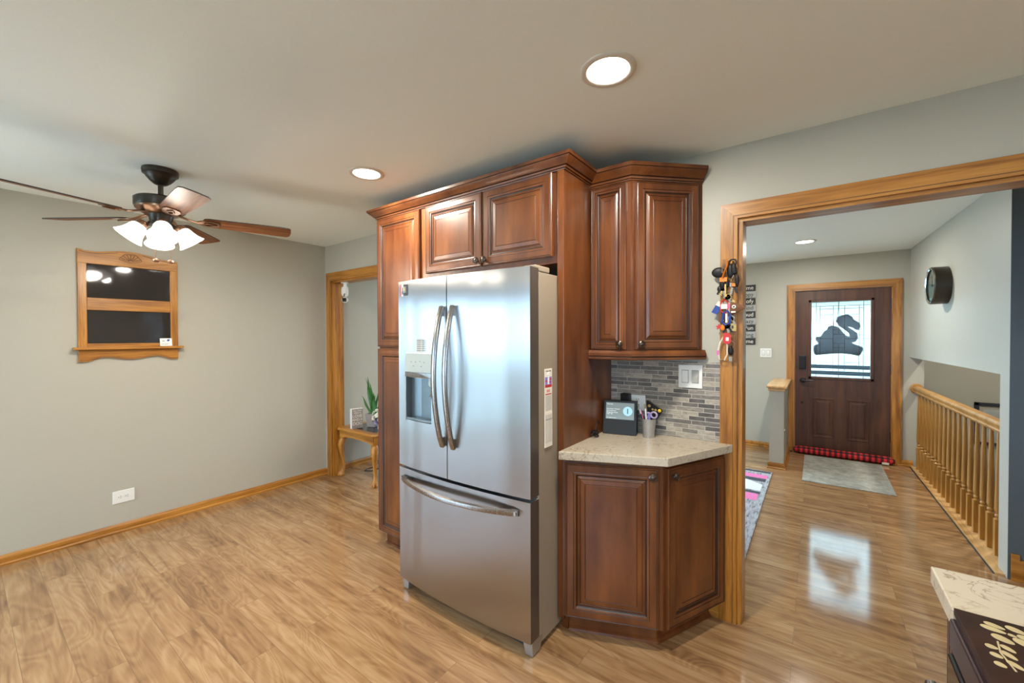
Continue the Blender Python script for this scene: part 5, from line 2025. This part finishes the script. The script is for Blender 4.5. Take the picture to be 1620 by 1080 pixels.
# cable on the floor under the table
m = MB()
pts = [(-4.0, 2.80, .006), (-4.02, 2.72, .006), (-3.98, 2.66, .006), (-3.92, 2.70, .006), (-3.92, 2.82, .006), (-3.95, 2.95, .006), (-3.99, 3.10, .006), (-4.1, 3.3, .006)]
m.tube(pts, .005, 6)
tag(m.build('cable', 'black_plastic', smooth=50), 'dark loose cable on the floor under the side table', 'cable')

# camera hanging from the doorway head
sc = thing('security_camera', 'small white indoor camera hanging under the left doorway head', 'security camera', (-3.955, 2.425, DZ - .0125), R(35))
MB().box((-.035, -.02, -.010), (.035, .02, 0)).box((-.010, -.012, -.055), (.02, .012, -.010)).box((-.025, -.015, -.062), (.030, .015, -.048)).build('bracket', 'white_plastic', sc, bevel=.002)
MB().lathe([(.001, -.062), (.034, -.062), (.036, -.085), (.036, -.115), (.030, -.138), (.015, -.150), (.001, -.152)], n=24).build('base', 'white_plastic', sc, smooth=40)
hd = MB().ball((0, 0, -.182), (.034, .030, .030), 18, 12).build('head', 'white_plastic', sc, smooth=60)
MB().box((-.016, -.034, -.202), (.026, -.020, -.164)).build('lens', 'black_glass', hd, bevel=.004)
MB().tube([(.014, -.037, -.118), (.004, -.034, -.15)], .004, 6).build('slot', 'black_plastic', sc)

# ------------------------------------------------------------------ stove side
ic = MB().box((0, 0, 0), (1.60, .197, .04))
o = ic.build('countertop', 'quartz', loc=(.225, 1.192, .88), bevel=.003)
tag(o, 'beige quartz countertop strip beyond the stove at the right edge', 'countertop')
bcab = thing('base_cabinet', 'narrow dark cherry base cabinet beside the stove', 'cabinet', (.27, 1.195, 0))
MB().box((.0, 0, .1), (1.5, .18, .879)).build('body', 'cherry', bcab)
MB().box((.06, 0, 0), (1.5, .17, .1)).build('toe_kick', 'cherry', bcab)
panel_door('door', .172, .75, bcab, (-.020, .176, .115), -PI / 2, rail=.04)

sv = thing('stove', 'dark stove at the lower right corner beside the beige counter', 'stove', (.25, .81, 0))
MB().box((0, -.378, .03), (.66, .378, .905)).build('body', 'stove_brown', sv, bevel=.003)
MB().box((-.030, -.378, .845), (0, .378, .905)).build('front_panel', 'stove_brown', sv, bevel=.004)
od = MB().box((-.034, -.372, .22), (0, .372, .838)).build('oven_door', 'black_glass', sv, bevel=.005)
m = MB().tube([(-.070, -.28, .812), (-.076, -.1, .812), (-.076, .1, .812), (-.070, .28, .812)], .011, 10)
for y in (-.25, .25):
    m.tube([(-.070, y, .812), (-.034, y, .812)], .009, 8)
m.build('handle', 'stainless_handle', od, smooth=40)
MB().box((-.030, -.372, .05), (0, .372, .205)).build('drawer', 'stove_brown', sv, bevel=.004)
MB().box((-.012, -.377, .9055), (.66, .377, .9105)).build('cooktop', 'black_glass', sv, bevel=.002)
MB().box((-.0215, -.377, .895), (-.0185, .377, .908)).build('edge_trim', 'chrome', sv)

tc_ = MB().box((-.0095, 0, 0), (.62, .7415, .014), 0)


def leafp(cx, cy, L, wd_, ang):
    a = R(ang)
    P = []
    for k in range(16):
        t = 2 * PI * k / 16
        u = L / 2 * math.cos(t)
        v = wd_ / 2 * math.sin(t) * (1 - .25 * math.cos(t))
        P.append((cx + u * math.cos(a) - v * math.sin(a), cy + u * math.sin(a) + v * math.cos(a)))
    tc_.prism(P, .0138, .0150, 1)


# flowers and sprigs: petal end points, width
SPRAY = [((.009, .700), (.041, .693), 0.0149), ((.017, .716), (.043, .707), 0.0138), ((.046, .723), (.070, .709), 0.0161), ((.018, .677), (.043, .661), 0.0184),
         ((.042, .694), (.053, .690), 0.0080), ((.054, .698), (.085, .688), 0.0172), ((.047, .685), (.068, .662), 0.0184),
         ((.000, .632), (.016, .629), 0.0126), ((.001, .610), (.015, .602), 0.0126), ((.000, .584), (.013, .576), 0.0126),
         ((.022, .647), (.037, .632), 0.0115), ((.018, .627), (.033, .609), 0.0115), ((.018, .600), (.034, .583), 0.0115)]


def petal(ax, ay, bx_, by_, wd_):
    leafp((ax + bx_) / 2, (ay + by_) / 2, math.hypot(bx_ - ax, by_ - ay), wd_, math.degrees(math.atan2(by_ - ay, bx_ - ax)))


for (du, dv, sc_, an) in ((0.004, 0, 1, 0), (.16, .02, 1.5, 10), (.33, -.02, 1.6, -14), (.03, -.26, 1.5, 8), (.22, -.30, 1.6, -10), (.40, -.28, 1.5, 20)):
    ca, sa = math.cos(R(an)), math.sin(R(an))

    def tp(q):
        x, y = (q[0]) * sc_, (q[1] - .65) * sc_
        return x * ca - y * sa + du + .004, x * sa + y * ca + .65 + dv
    for a_, b_, w_ in SPRAY:
        petal(*tp(a_), *tp(b_), w_ * sc_)
    tc_.tube([(*tp(q), .0142) for q in ((.021, .655), (.016, .619), (.022, .573))], .0016 * sc_, 6, 1)
o = tc_.build('stove_cover', ['cover_brown', 'cover_cream'], loc=(.236, .449, .911), bevel=.002)
tag(o, 'dark brown stove cover patterned with cream flowers and leaves', 'stove cover')

# ------------------------------------------------------------------ outside
o = MB().box((-14, 6.6, -.35), (14, 40, -.30)).box((-14, -30, -.35), (14, -2.5, -.30)).box((-30, -30, -.351), (-4.6, 40, -.301)).build('outside_ground', 'concrete')  # concrete ground slabs around the house
struct(o)
pr = thing('porch_rail', 'dark blue-grey slatted porch bench seen through the door glass', 'bench', (.3, 7.6, -.30))
for z in (1.20, 1.29):
    MB().box((-1.2, 0, z), (1.2, .03, z + .055)).build('slat', 'porch_blue', pr)
for x in (-1.15, 1.15):
    MB().box((x - .03, 0, 0), (x + .03, .05, 1.36)).build('post', 'porch_blue', pr)
nh = thing('house', 'pale house across the street seen through the door glass', 'house', (1, 24, -.30))
MB().box((-8, 0, 0), (9, 8, 3.4)).build('wall', 'siding', nh)
MB().prism([(-8.6, 3.4), (9.6, 3.4), (7.5, 5.6), (-6.5, 5.6)], -.5, 8.5, 0, 'XZ').build('roof', 'roof_grey', nh)
MB().box((-3.2, -.06, 0), (-.2, 0, 2.4)).build('garage_door', 'white_paint', nh)
for x in (1.5, 4.5):
    MB().box((x, -.05, 1.0), (x + 1.3, 0, 2.3)).build('window', 'recess_blue', nh)
